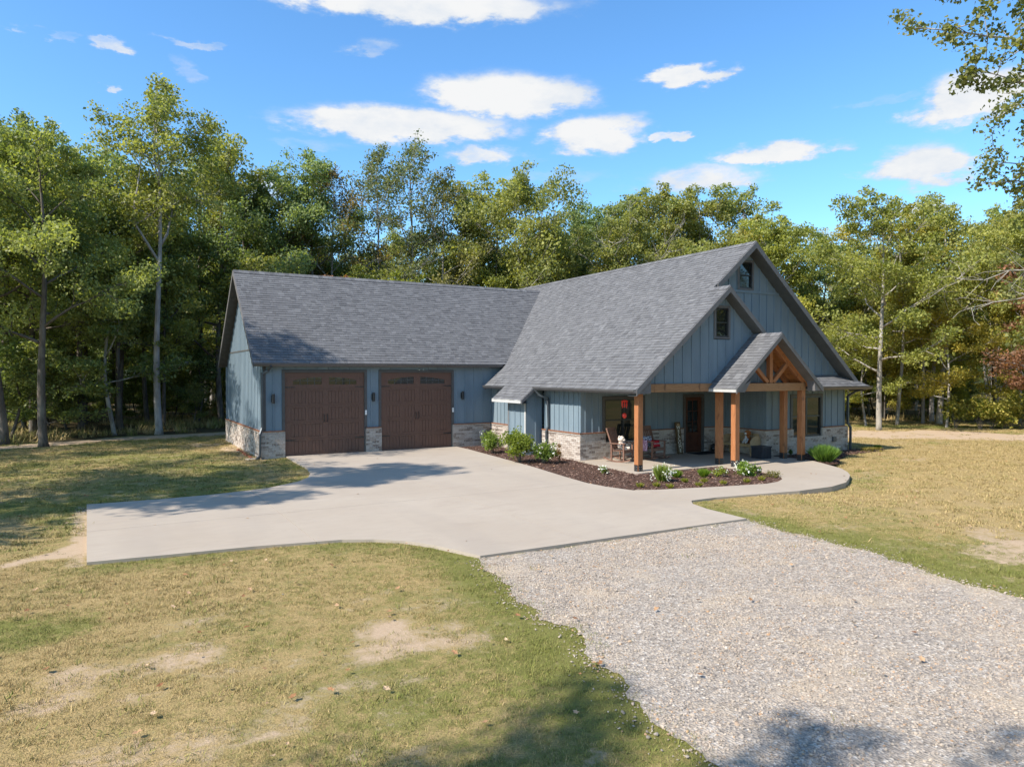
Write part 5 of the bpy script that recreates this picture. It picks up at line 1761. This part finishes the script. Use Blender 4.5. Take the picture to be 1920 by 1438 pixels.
# ---------------------------------------------------------------- scattered stuff (geometry nodes instances)
def src_collection(name, meshes):
    c_ = bpy.data.collections.new(name)
    for i, m_ in enumerate(meshes):
        c_.objects.link(bpy.data.objects.new(name + '_piece', m_))
    return c_
def scatter(name, pts, rotz, scl, col, tilt=.0, green=None, mat=None):
    n = len(pts)
    me = bpy.data.meshes.new(name)
    me.vertices.add(n); me.vertices.foreach_set('co', np.asarray(pts, np.float32).ravel())
    for nm, arr, ty in (('rz', rotz, 'FLOAT'), ('scl', scl, 'FLOAT'), ('tx', nr.uniform(-tilt, tilt, n), 'FLOAT'), ('ty', nr.uniform(-tilt, tilt, n), 'FLOAT'), ('idx', nr.randint(0, len(col.objects), n), 'INT')) + ((('green', green, 'FLOAT'),) if green is not None else ()):
        at = me.attributes.new(nm, ty, 'POINT')
        at.data.foreach_set('value', np.asarray(arr, np.int32 if ty == 'INT' else np.float32))
    o = bpy.data.objects.new(name, me)
    COL.objects.link(o)
    ng = bpy.data.node_groups.new(name, 'GeometryNodeTree')
    ng.interface.new_socket('Geometry', in_out='INPUT', socket_type='NodeSocketGeometry')
    ng.interface.new_socket('Geometry', in_out='OUTPUT', socket_type='NodeSocketGeometry')
    a = ng.nodes.new('NodeGroupInput'); b = ng.nodes.new('NodeGroupOutput')
    ip = ng.nodes.new('GeometryNodeInstanceOnPoints'); ci = ng.nodes.new('GeometryNodeCollectionInfo')
    ci.inputs['Collection'].default_value = col
    ci.inputs['Separate Children'].default_value = True
    ci.inputs['Reset Children'].default_value = True
    def na(nm, ty='FLOAT'):
        x = ng.nodes.new('GeometryNodeInputNamedAttribute'); x.data_type = ty; x.inputs['Name'].default_value = nm
        return x.outputs['Attribute']
    cx_ = ng.nodes.new('ShaderNodeCombineXYZ')
    L = ng.links.new
    L(na('tx'), cx_.inputs[0]); L(na('ty'), cx_.inputs[1]); L(na('rz'), cx_.inputs[2])
    e2r = ng.nodes.new('FunctionNodeEulerToRotation')
    L(cx_.outputs[0], e2r.inputs[0]); L(e2r.outputs[0], ip.inputs['Rotation'])
    L(na('scl'), ip.inputs['Scale'])
    L(a.outputs[0], ip.inputs['Points']); L(ci.outputs[0], ip.inputs['Instance'])
    ip.inputs['Pick Instance'].default_value = True
    L(na('idx', 'INT'), ip.inputs['Instance Index'])
    L(ip.outputs[0], b.inputs[0])
    md = o.modifiers.new('scatter', 'NODES'); md.node_group = ng
    tag(o, kind='stuff')
    return o
def tuft(seed, nb, rad, h, w_, mat='grass'):
    q = np.random.RandomState(seed)
    aa = q.rand(nb) * 6.28; rr0 = rad * np.sqrt(q.rand(nb))
    b0 = np.stack([np.cos(aa) * rr0, np.sin(aa) * rr0, np.full(nb, -.01)], -1)
    ln_ = h * q.uniform(.45, 1.1, nb)
    a2 = q.rand(nb) * 6.28; ti = q.rand(nb) * 1.1
    dr = norm(np.stack([np.cos(a2) * ti, np.sin(a2) * ti, np.ones(nb)], -1))
    sd_ = np.stack([-np.sin(a2), np.cos(a2), np.zeros(nb)], -1) * w_ * .5
    tip = b0 + dr * ln_[:, None] + np.stack([np.cos(a2), np.sin(a2), -.3 * np.ones(nb)], -1) * (ln_ * .25)[:, None]
    vv = np.stack([b0 - sd_, b0 + sd_, tip], 1).reshape(-1, 3)
    me = bpy.data.meshes.new('tuft')
    fast_mesh(me, vv, np.arange(len(vv)).reshape(-1, 3))
    at = me.attributes.new('tone', 'FLOAT', 'FACE'); at.data.foreach_set('value', q.rand(nb).astype(np.float32))
    me.materials.append(M[mat])
    return me
tufts = src_collection('tuft', [tuft(i, 26, .075, .05, .0055) for i in range(6)])
tufts_far = src_collection('far_tuft', [tuft(20 + i, 34, .17, .075, .013) for i in range(4)])
def in_view(x, y, mleft=2.0, mright=2.5):
    dx, dy = x + 4.895, y + 26.233
    d = dx * .5024 + dy * .8646
    s_ = dx * .8646 - dy * .5024
    return (d > 3.6) & (np.abs(s_) < d * .725 + mleft)
def lawn_points(x0, x1, y0, y1, dens):
    n = int((x1 - x0) * (y1 - y0) * dens)
    x, y = nr.uniform(x0, x1, n), nr.uniform(y0, y1, n)
    k_ = in_view(x, y)
    x, y = x[k_], y[k_]
    g_, b_, l_ = masks(x, y)
    fine = fbm(x + 9, y, 3.0)
    p = np.clip(1.05 - b_ * 1.15 - l_ * 1.3 + (fine - .5) * 1.6, 0, 1)
    for poly in (DRIVE, WALK, PORCH, BED, BED2):
        p = p * ~inpoly(x, y, poly)
    gin = inpoly(x, y, GRAVEL)
    dg = seg_dist(x, y, GRAVEL)
    p = np.where(gin, np.where(dg < .3, p * np.clip(1 - dg * 3.6, 0, 1) ** 1.5 + .02 * (fbm(x, y, 1.9) > .62), 0.0015), p)
    p = p * ~((x > -.0) & (x < 20.7) & (y > -8.7) & (y < 9.2) & ~((x < 9.3) & (y < 0)))
    k_ = nr.rand(len(x)) < p
    return x[k_], y[k_], g_[k_], fine[k_]
x, y, g_, f_ = lawn_points(-12, 9, -25, -12, 230)
scatter('lawn_grass', np.stack([x, y, gz(x, y)], -1), nr.uniform(0, 6.28, len(x)), .55 + .9 * f_ * nr.uniform(.6, 1.3, len(x)), tufts, .2, green=g_)
x, y, g_, f_ = lawn_points(-14, 44, -26, 12, 34)
k_ = ~((x < 9) & (x > -12) & (y < -12))
x, y, g_, f_ = x[k_], y[k_], g_[k_], f_[k_]
scatter('lawn_grass', np.stack([x, y, gz(x, y)], -1), nr.uniform(0, 6.28, len(x)), .5 + .9 * f_ * nr.uniform(.6, 1.2, len(x)), tufts_far, .2, green=g_)
# taller weeds and leaf litter at the woods' edge
weeds = src_collection('weed', [tuft(40 + i, 40, .3, .42, .03) for i in range(4)])
n = 9000
x, y = nr.uniform(-14, 50, n), nr.uniform(-16, 34, n)
e = np.interp(x, fx_, fy_)
wv = fbm(x, y, .4)
k_ = (y - e > .8) & (y - e < 16) & in_view(x, y, 4) & (wv > .44) & ((x < 4) | (x > 21))
x, y = x[k_], y[k_]
scatter('undergrowth', np.stack([x, y, gz(x, y)], -1), nr.uniform(0, 6.28, len(x)), nr.uniform(.5, 1.5, len(x)), weeds, .2, green=nr.uniform(.1, .8, len(x)))

# clover and taller clumps here and there in the near lawn
n = 1500
x, y = nr.uniform(-12, 7, n), nr.uniform(-25, -12.5, n)
g_, b_, l_ = masks(x, y)
k_ = in_view(x, y) & ~inpoly(x, y, DRIVE) & ~inpoly(x, y, WALK) & (~inpoly(x, y, GRAVEL) | (nr.rand(n) < .05)) & (fbm(x, y, 1.4) > .47)
x, y = x[k_], y[k_]
scatter('lawn_weeds', np.stack([x, y, gz(x, y)], -1), nr.uniform(0, 6.28, len(x)), nr.uniform(1.1, 2.3, len(x)), tufts, .3, green=np.clip(nr.normal(.75, .25, len(x)), 0, 1))

# the woods beyond 95 m read as one mass
woods_c = src_collection('far_tree', [TV[k_][1] for k_ in ('oak_b', 'sapling', 'small')])
n = 520
ang = nr.uniform(R(-16), R(78), n); dist = nr.uniform(84, 150, n)
x, y = camx + np.sin(ang) * dist, camy + np.cos(ang) * dist
k_ = y > np.interp(x, fx_, fy_) + 12
x, y, dist = x[k_], y[k_], dist[k_]
scatter('distant_woods', np.stack([x, y, np.full(len(x), -2.5)], -1), nr.uniform(0, 6.28, len(x)), nr.uniform(.7, 1.0, len(x)), woods_c, .05)

# gravel stones
def stone(seed):
    q = np.random.RandomState(seed)
    bm = bmesh.new(); bmesh.ops.create_icosphere(bm, subdivisions=1, radius=.5)
    sc3 = np.array([1, q.uniform(.6, .9), q.uniform(.35, .6)])
    for v in bm.verts:
        v.co = V(np.array(v.co) * sc3 * q.uniform(.75, 1.15))
    me = bpy.data.meshes.new('stone'); bm.to_mesh(me); bm.free(); me.materials.append(M['stone'])
    return me
stones = src_collection('stone', [stone(i) for i in range(8)])
n = 200000
x, y = nr.uniform(-6, 7, n), nr.uniform(-25.5, -15.9, n)
dg = seg_dist(x, y, GRAVEL)
gin = inpoly(x, y, GRAVEL)
d_ = (x + 4.895) * .5024 + (y + 26.233) * .8646
f_ = fbm(x, y, 1.1)
p = np.where(gin, np.clip(.6 + (f_ - .5) * 2.2, .15, 1), np.where(dg < .5, .5 * np.exp(-dg * 10), .0001)) * np.where(inpoly(x, y, DRIVE), 0, 1)
k_ = in_view(x, y, .8) & (nr.rand(n) < p)
x, y, d_ = x[k_], y[k_], d_[k_]
sz = np.exp(nr.normal(0, .36, len(x))) * .0215
scatter('gravel_stones', np.stack([x, y, gz(x, y) + .010 + sz * .08], -1), nr.uniform(0, 6.28, len(x)), np.clip(sz, .010, .055), stones, .5)

# mulch chips
def chip(seed):
    q = np.random.RandomState(seed)
    mb = MB(); a = q.uniform(.5, 1); mb.box(-a, -.18 * q.uniform(.6, 1.4), -.06, a, .18 * q.uniform(.6, 1.4), .06)
    me = bpy.data.meshes.new('chip')
    vv = np.array(mb.v) + q.normal(size=(8, 3)) * .05
    me.from_pydata(vv.tolist(), [], mb.f); me.materials.append(M['chip'])
    return me
chips = src_collection('chip', [chip(i) for i in range(6)])
n = 42000
x, y = nr.uniform(6.4, 23, n), nr.uniform(-13.3, .0, n)
slabs_ = inpoly(x, y, DRIVE) | inpoly(x, y, WALK) | inpoly(x, y, PORCH)
k_ = (inpoly(x, y, BED) | inpoly(x, y, BED2)) & ~slabs_ & ~((x > 9.3) & (y > -6.5)) & ~((x > 16) & (y > -8.72) & (x < 20.75))
x, y = x[k_], y[k_]
scatter('mulch_chips', np.stack([x, y, nr.uniform(-.03, .012, len(x))], -1), nr.uniform(0, 6.28, len(x)), nr.uniform(.018, .05, len(x)), chips, .5)

# fallen leaves on lawn, gravel and drive
def dleaf(seed):
    q = np.random.RandomState(seed)
    pts = []
    for i in range(10):
        a = i / 10 * 6.28; r_ = .5 * (1 if i % 2 == 0 else .62) * q.uniform(.85, 1.15)
        pts.append((math.cos(a) * r_, math.sin(a) * r_ * .75, q.uniform(0, .16)))
    me = bpy.data.meshes.new('fallen_leaf'); me.from_pydata([(0, 0, .02)] + pts, [], [(0, 1 + i, 1 + (i + 1) % 10) for i in range(10)]); me.materials.append(M['dry_leaf'])
    return me
leaves = src_collection('fallen_leaf', [dleaf(i) for i in range(5)])
n = 3600
x, y = nr.uniform(-11, 30, n), nr.uniform(-24, 8, n)
on = inpoly(x, y, DRIVE) | inpoly(x, y, WALK)
house_ = ((x > -.1) & (y > -.1)) | ((x > 8.3) & (y > -9.9))
k_ = in_view(x, y) & ~house_ & (nr.rand(n) < np.where(on, .05, np.where(inpoly(x, y, GRAVEL), .30, .5)))
x, y = x[k_], y[k_]
z = np.where(inpoly(x, y, DRIVE) | inpoly(x, y, WALK), .004, gz(x, y) + .05)
scatter('fallen_leaves', np.stack([x, y, z], -1), nr.uniform(0, 6.28, len(x)), nr.uniform(.04, .10, len(x)), leaves, .35)
# ---------------------------------------------------------------- things on the porch
def local_thing(name, label, cat, group=None):
    t = thing(name, label, cat, (0, 0, 0), group)
    return t
def settle(t, x, y, z, rz):
    t.location = (x, y, z); t.rotation_euler.z = rz
# rocking chair, built facing -y
def rocking_chair(label):
    t = local_thing('rocking_chair', label, 'chair', 'brown porch rocking chairs')
    W_ = .30
    for s_ in (-1, 1):
        mb = MB()
        pts = [(s_ * W_, -.52 + i * .115, .022 + .0 + ((i - 4.2) / 4.5) ** 2 * .10) for i in range(10)]
        for p, q in zip(pts[:-1], pts[1:]):
            mb.bar(p, q, .035, .045)
        mb.build('rocker', 'chair_wood', t)
        mb = MB(); mb.bar((s_ * W_, -.27, .04), (s_ * W_, -.27, .62), .05, .05, (0, 1, 0)); mb.build('leg', 'chair_wood', t)
        mb = MB(); mb.bar((s_ * W_, .20, .04), (s_ * W_, .20, .60), .05, .05, (0, 1, 0)); mb.build('leg', 'chair_wood', t)
        mb = MB(); mb.bar((s_ * W_, -.33, .635), (s_ * W_, .26, .625), .10, .03); mb.build('armrest', 'chair_wood', t)
        mb = MB(); mb.bar((s_ * (W_ - .04), .14, .36), (s_ * (W_ - .04), .42, 1.13), .045, .05, (0, 1, 0)); mb.build('back_post', 'chair_wood', t)
    for i in range(6):
        mb = MB(); y = -.28 + i * .085; mb.box(-W_ + .03, y, .385 - i * .006, W_ - .03, y + .072, .405 - i * .006); mb.build('seat_slat', 'chair_wood', t)
    mb = MB(); mb.box(-W_ + .026, -.30, .31, W_ - .026, -.275, .382); mb.build('seat_apron', 'chair_wood', t)
    for y, z in ((-.28, .14), (-.28, .20), (.19, .17)):
        mb = MB(); mb.box(-W_ + .026, y, z - .02, W_ - .026, y + .022, z + .02); mb.build('stretcher', 'chair_wood', t)
    for i in range(5):
        xx = -.18 + i * .09
        mb = MB(); mb.bar((xx, .17, .44), (xx, .39, 1.04), .055, .018, (0, 1, 0)); mb.build('back_slat', 'chair_wood', t)
    mb = MB(); mb.bar((-.24, .402, 1.085), (.24, .402, 1.085), .02, .11); mb.build('head_rail', 'chair_wood', t)
    mb = MB(); mb.bar((-.24, .175, .44), (.24, .175, .44), .02, .05); mb.build('back_rail', 'chair_wood', t)
    return t
c1 = rocking_chair('brown rocking chair holding a cream stuffed animal, left of the first post')
settle(c1, 10.42, -7.28, 0, R(22))
c2 = copy_tree(c1)
c2['label'] = 'brown rocking chair with a red pillow, between the first post and the welcome board'
settle(c2, 11.84, -7.28, 0, R(4))

def soft(o, lv=1):
    s_ = o.modifiers.new('subd', 'SUBSURF'); s_.levels = lv; s_.render_levels = lv
    for p in o.data.polygons:
        p.use_smooth = True
# stuffed toy on the first chair
t = local_thing('stuffed_toy', 'cream stuffed animal in a dark shirt sitting on the left rocking chair', 'toy')
mb = MB(); mb.ball((0, 0, .11), (.10, .085, .12), 12, 8)
for s_ in (-1, 1):
    mb.tube([(s_ * .05, -.03, .05), (s_ * .08, -.13, .04), (s_ * .09, -.20, .05)], [.045, .04, .045], 8)
mb.build('body', 'plush_cream', t, smooth=True)
mb = MB(); mb.ball((0, -.005, .29), (.095, .085, .085), 12, 8); mb.ball((0, -.08, .27), (.04, .035, .03), 8, 6)
h_ = mb.build('head', 'plush_cream', t, smooth=True)
for s_ in (-1, 1):
    mb = MB(); mb.ball((s_ * .075, .01, .355), (.035, .018, .035), 8, 6); mb.build('ear', 'plush_cream', h_, smooth=True)
    mb = MB(); mb.ball((s_ * .035, -.082, .305), .010, 6, 5); mb.build('eye', 'black_plastic', h_, smooth=True)
    mb = MB(); mb.tube([(s_ * .085, -.01, .20), (s_ * .15, -.05, .13), (s_ * .16, -.11, .10)], [.035, .032, .036], 8); mb.build('arm', 'plush_cream', t, smooth=True)
mb = MB(); mb.ball((0, -.004, .12), (.106, .092, .075), 12, 8); mb.build('shirt', 'dark_knit', t, smooth=True)
settle(t, 10.44, -7.26, .395, R(22)); t.scale = (1.35, 1.35, 1.25)

def pillow_mesh(w_, h, d, n_=10):
    mb = MB()
    g_ = {}
    for side in (1, -1):
        for i in range(n_ + 1):
            for j in range(n_ + 1):
                a, b = i / n_ * 2 - 1, j / n_ * 2 - 1
                pinch = 1 - .06 * (1 - abs(a)) * 0
                th = d / 2 * (max(0, (1 - a * a)) * max(0, (1 - b * b))) ** .38
                cx_ = a * (1 - .07 * (1 - abs(b)) ** 1.0) ; cy_ = b * (1 - .07 * (1 - abs(a)))
                g_[(side, i, j)] = len(mb.v)
                mb.v.append((cx_ * w_ / 2, side * th, cy_ * h / 2))
        for i in range(n_):
            for j in range(n_):
                q = [g_[(side, i, j)], g_[(side, i + 1, j)], g_[(side, i + 1, j + 1)], g_[(side, i, j + 1)]]
                mb.f.append(q if side == 1 else q[::-1]); mb.t.append(.5)
    return mb
def text_part(body, size, mat, parent, mtx, ext=.002, name='lettering', shear=0):
    cu = bpy.data.curves.new('lettering', 'FONT')
    cu.body = body; cu.size = size; cu.extrude = ext; cu.align_x = 'CENTER'; cu.align_y = 'CENTER'; cu.shear = shear
    tmp = bpy.data.objects.new('lettering', cu)
    COL.objects.link(tmp)
    bpy.context.view_layer.update()
    dg = bpy.context.evaluated_depsgraph_get()
    me = bpy.data.meshes.new_from_object(tmp.evaluated_get(dg))
    bpy.data.objects.remove(tmp)
    me.materials.clear(); me.materials.append(M[mat])
    o = bpy.data.objects.new(name, me)
    COL.objects.link(o); o.parent = parent; o.matrix_local = mtx
    return o
t = local_thing('pillow', 'blue and white patterned square pillow behind the red pillow on the right rocking chair', 'pillow')
o = pillow_mesh(.42, .40, .12).build('cushion_cover', 'patterned_cloth', t, smooth=True)
t.location = (11.78, -7.10, .60); t.rotation_euler = (R(-20), 0, R(4))
t = local_thing('pillow', 'red oblong pillow with white script on the right rocking chair', 'pillow')
pillow_mesh(.40, .25, .10).build('cushion_cover', 'red_cloth', t, smooth=True)
text_part('welcome', .085, 'white_cloth', t, Matrix.Translation((0, -.054, 0)) @ Matrix.Rotation(R(90), 4, 'X'), .003, shear=.3)
t.location = (11.92, -7.34, .535); t.rotation_euler = (R(-14), 0, R(2))
t = local_thing('throw_blanket', 'pink and white patterned throw hanging over the left arm of the right rocking chair', 'blanket')
mb = MB()
for i in range(8):
    x0 = -.01 + .012 * math.sin(i * 1.9); x1 = -.01 + .012 * math.sin((i + 1) * 1.9)
    mb.add([(x0 - .012, -.12 + i * .035, .02), (x1 - .012, -.12 + (i + 1) * .035, .02), (x1 - .02, -.12 + (i + 1) * .035, -.36), (x0 - .02, -.12 + i * .035, -.34),
            (x0 + .0, -.12 + i * .035, .02), (x1 + .0, -.12 + (i + 1) * .035, .02), (x1 - .008, -.12 + (i + 1) * .035, -.36), (x0 - .008, -.12 + i * .035, -.34)],
           [(0, 1, 2, 3), (7, 6, 5, 4), (0, 4, 5, 1), (2, 6, 7, 3)])
mb.box(-.01, -.12, .0, .14, .16, .018)
mb.build('cloth', 'pink_pattern', t)
settle(t, 11.50, -7.28, .650, R(4))

# welcome board: planks leaning on the brick
t = local_thing('welcome_board', 'tall wooden board reading WELCOME in cream letters leaning beside the front door', 'sign')
mb = MB(); mb.box(-.11, -.022, 0, .11, 0, 1.20); bo = mb.build('board', 'sign_wood', t, bevel=.004)
mb = MB(); mb.box(-.125, .001, .02, .125, .02, 1.18); mb.build('back_board', 'sign_wood', t)
for i, ch in enumerate('WELCOME'):
    o = text_part(ch, .175, 'sign_letter', bo, Matrix.Translation((0, -.024, .985 - i * .142)) @ Matrix.Rotation(R(90), 4, 'X'), .002, name='letter')
mb = MB()
for i in range(5):
    a = i / 5 * 6.28
    mb.ball((.045 * math.cos(a) , -.035, 1.09 + .03 * math.sin(a)), (.03, .012, .02), 6, 5)
mb.build('flower_trim', 'bench_wood', bo)
t.location = (13.70, -6.70, .0); t.rotation_euler = (R(-9), 0, R(-4))

mb = MB(); mb.box(14.1, -7.25, .001, 15.25, -6.62, .016)
t = mb.build('doormat', 'rubber_mat', loc=(14.68, -6.9, 0)); tag(t, 'dark doormat in front of the wooden front door', 'doormat')
# lantern right of the door
t = local_thing('lantern', 'black metal lantern standing on the porch right of the front door', 'lantern')
mb = MB(); mb.lathe((0, 0, 0), [(.13, 0), (.13, .03), (.11, .04)], 16); mb.build('base', 'black_metal', t)
mb = MB(); mb.lathe((0, 0, .04), [(.095, 0), (.10, .1), (.095, .22)], 16); mb.build('glass', 'glass', t, smooth=True)
for i in range(4):
    a = i * 1.571 + .78
    mb = MB(); mb.bar((.11 * math.cos(a), .11 * math.sin(a), .03), (.11 * math.cos(a), .11 * math.sin(a), .28), .015, .015, (0, 1, 0)); mb.build('upright', 'black_metal', t)
mb = MB(); mb.lathe((0, 0, .28), [(.13, 0), (.125, .02), (.06, .07), (.03, .09), (.03, .11)], 16); mb.build('lid', 'black_metal', t)
mb = MB(); mb.tube([(.05, 0, .37), (.04, 0, .44), (0, 0, .465), (-.04, 0, .44), (-.05, 0, .37)], .006, 6); mb.build('handle', 'black_metal', t)
settle(t, 15.38, -6.72, 0, 0); t.scale = (.95, .95, .8)
t = local_thing('planter_pot', 'small dark red pot between the lantern and the bench', 'pot')
mb = MB(); mb.lathe((0, 0, 0), [(.07, 0), (.10, .14), (.115, .15), (.115, .18), (.10, .18), (.09, .12)], 16); mb.build('pot', 'red_cloth', t)
settle(t, 15.66, -6.80, 0, 0)

# bench against the side wall, facing -x
t = local_thing('bench', 'light wooden porch bench with solid rounded arm panels against the side wall', 'bench')
for y in (-.68, .68):
    mb = MB()
    prof = [(-.27, 0), (-.20, 0), (-.14, .34), (.10, .34), (.17, 0), (.25, 0), (.25, .62), (.20, .70), (.02, .72), (-.16, .66), (-.27, .52), (-.29, .36)]
    k_ = len(prof)
    # an arm panel with shaped outline
    mb.add([(x, y - .02, z) for x, z in prof] + [(x, y + .02, z) for x, z in prof], [tuple(range(k_)), tuple(range(k_, 2 * k_))[::-1]] + [(i, (i + 1) % k_, k_ + (i + 1) % k_, k_ + i) for i in range(k_)])
    mb.build('side_panel', 'bench_wood', t)
for i in range(4):
    mb = MB(); mb.box(-.26 + i * .115, -.658, .40, -.16 + i * .115, .658, .425); mb.build('seat_slat', 'bench_wood', t)
mb = MB(); mb.box(-.24, -.658, .32, -.215, .658, .399); mb.build('seat_apron', 'bench_wood', t)
for i in range(3):
    mb = MB(); mb.box(.20, -.658, .47 + i * .11, .225, .658, .56 + i * .11); mb.build('back_slat', 'bench_wood', t)
settle(t, 15.66, -7.80, 0, 0)
t = local_thing('pillow', 'white and grey pillow on the far end of the bench', 'pillow')
pillow_mesh(.38, .36, .11).build('cushion_cover', 'white_cloth', t, smooth=True)
t.location = (15.74, -7.42, .60); t.rotation_euler = (R(-14), 0, R(-90))
t = local_thing('stuffed_dog', 'brown and white stuffed dog sitting on the near end of the bench', 'toy')
mb = MB(); mb.ball((0, 0, .15), (.11, .12, .17), 12, 8); mb.build('body', 'orange_fur', t, smooth=True)
mb = MB(); mb.ball((0, -.02, .39), (.10, .10, .10), 12, 8); hd = mb.build('head', 'orange_fur', t, smooth=True)
mb = MB(); mb.ball((0, -.12, .36), (.05, .06, .045), 10, 7); mb.build('muzzle', 'white_cloth', hd, smooth=True)
mb = MB(); mb.ball((0, -.11, .16), (.07, .03, .12), 10, 7); mb.build('chest', 'white_cloth', t, smooth=True)
for s_ in (-1, 1):
    mb = MB(); mb.ball((s_ * .10, .0, .38), (.025, .05, .08), 8, 6); mb.build('ear', 'orange_fur', hd, smooth=True)
    mb = MB(); mb.tube([(s_ * .06, -.08, .18), (s_ * .065, -.15, .05), (s_ * .065, -.20, .03)], [.04, .035, .04], 8); mb.build('leg', 'white_cloth', t, smooth=True)
settle(t, 15.68, -8.12, .426, R(-90))
# black ribbed planter box
t = local_thing('planter_box', 'black ribbed cube planter in front of the bench', 'planter')
mb = MB(); mb.box(-.24, -.24, 0, .24, .24, .42); mb.build('body', 'black_plastic', t, bevel=.01)
mb = MB(); mb.box(-.255, -.255, .385, .255, .255, .43); mb.build('rim', 'black_plastic', t, bevel=.006)
for f_i in range(4):
    for i in range(6):
        mb = MB()
        u_ = -.2 + i * .08
        ca, sa = math.cos(f_i * math.pi / 2), math.sin(f_i * math.pi / 2)
        q = [(u_ - .015, -.252), (u_ + .015, -.252), (u_ + .015, -.241), (u_ - .015, -.241)]
        vs_ = [(x * ca - y * sa, x * sa + y * ca, z) for z in (.02, .38) for x, y in q]
        mb.add(vs_, [(0, 3, 2, 1), (4, 5, 6, 7), (0, 1, 5, 4), (1, 2, 6, 5), (2, 3, 7, 6), (3, 0, 4, 7)])
        mb.build('rib', 'black_plastic', t)
settle(t, 15.25, -9.10, 0, R(2))
# red hanging ornament
t = local_thing('wind_chime', 'red wind chime hanging from the porch eave before the left window', 'wind chime')
mb = MB(); mb.tube([(0, 0, .97), (0, 0, .60)], .004, 5); mb.build('cord', 'black_metal', t)
mb = MB(); mb.lathe((0, 0, .55), [(.03, .07), (.115, .03), (.12, .0), (.10, .0)], 14); mb.build('top', 'red_glass', t, smooth=True)
for i in range(6):
    a = i * 1.047
    mb = MB(); mb.tube([(.085 * math.cos(a), .085 * math.sin(a), .55), (.085 * math.cos(a), .085 * math.sin(a), .34 + .03 * (i % 3))], .014, 8); mb.build('chime_tube', 'red_glass', t, smooth=True)
mb = MB(); mb.ball((0, 0, .10), (.075, .075, .09), 12, 8); mb.build('ball', 'red_glass', t, smooth=True)
mb = MB(); mb.tube([(0, 0, .55), (0, 0, .0)], .003, 5); mb.build('cord', 'black_metal', t)
t.location = (9.8, -8.22, 1.48)
t.location.z = 1.53
# utility box at the inner corner
t = local_thing('utility_box', 'grey utility pedestal with dark domed cover in the corner by the garage', 'utility box')
mb = MB(); mb.box(-.14, -.12, 0, .14, .12, .42); mb.build('cabinet', 'gutter_metal', t, bevel=.01)
mb = MB()
n_ = 10
prof = [(-.21, .40)] + [(-.21 * math.cos(math.pi * i / n_), .52 + .20 * math.sin(math.pi * i / n_)) for i in range(n_ + 1)] + [(.21, .40)]
k_ = len(prof)
mb.add([(x, -.16, z) for x, z in prof] + [(x, .16, z) for x, z in prof], [tuple(range(k_)), tuple(range(k_, 2 * k_))[::-1]] + [(i, (i + 1) % k_, k_ + (i + 1) % k_, k_ + i) for i in range(k_)])
mb.build('cover', 'downspout_metal', t, bevel=.01)
settle(t, 8.86, -.36, -.03, R(8))
t = local_thing('garden_hook', 'thin curved black plant hook by the brick beside the green shrub', 'garden hook')
mb = MB(); mb.tube([(0, 0, 0), (0, 0, .72)], .007, 6); mb.build('pole', 'black_metal', t)
mb = MB(); mb.tube([(0, 0, .72), (0, -.02, .84), (0, -.10, .90), (0, -.18, .84), (0, -.17, .76)], .006, 6); mb.build('hook', 'black_metal', t)
settle(t, 8.72, -1.5, -.03, 0)
# loose bricks by the garage side wall
bm_ = MB(); bm_.box(-.10, -.045, 0, .10, .045, .06)
b0 = bm_.build('loose_brick', 'fired_clay', loc=(0, 0, 0), bevel=.004)
tag(b0, 'red brick lying in the dirt along the garage side wall', 'brick', 'loose red bricks by the garage side')
for i in range(8):
    o = b0 if i == 0 else b0.copy()
    if i:
        COL.objects.link(o)
    o.location = (-.22 + rng.uniform(-.05, .05), .55 + i * .42 + rng.uniform(-.1, .1), gz(np.array([-.2]), np.array([.6 + i * .42]))[0] + .0)
    o.rotation_euler.z = R(90) + rng.uniform(-.25, .25)
mb = MB(); mb.box(-.2, -.15, 0, .2, .15, .07)
o = mb.build('splash_block', 'concrete', loc=(0, 0, 0), bevel=.01); o.location = (-.28, .15, -.09); o.rotation_euler.z = .2
tag(o, 'small concrete splash block under the garage corner downspout', 'splash block')
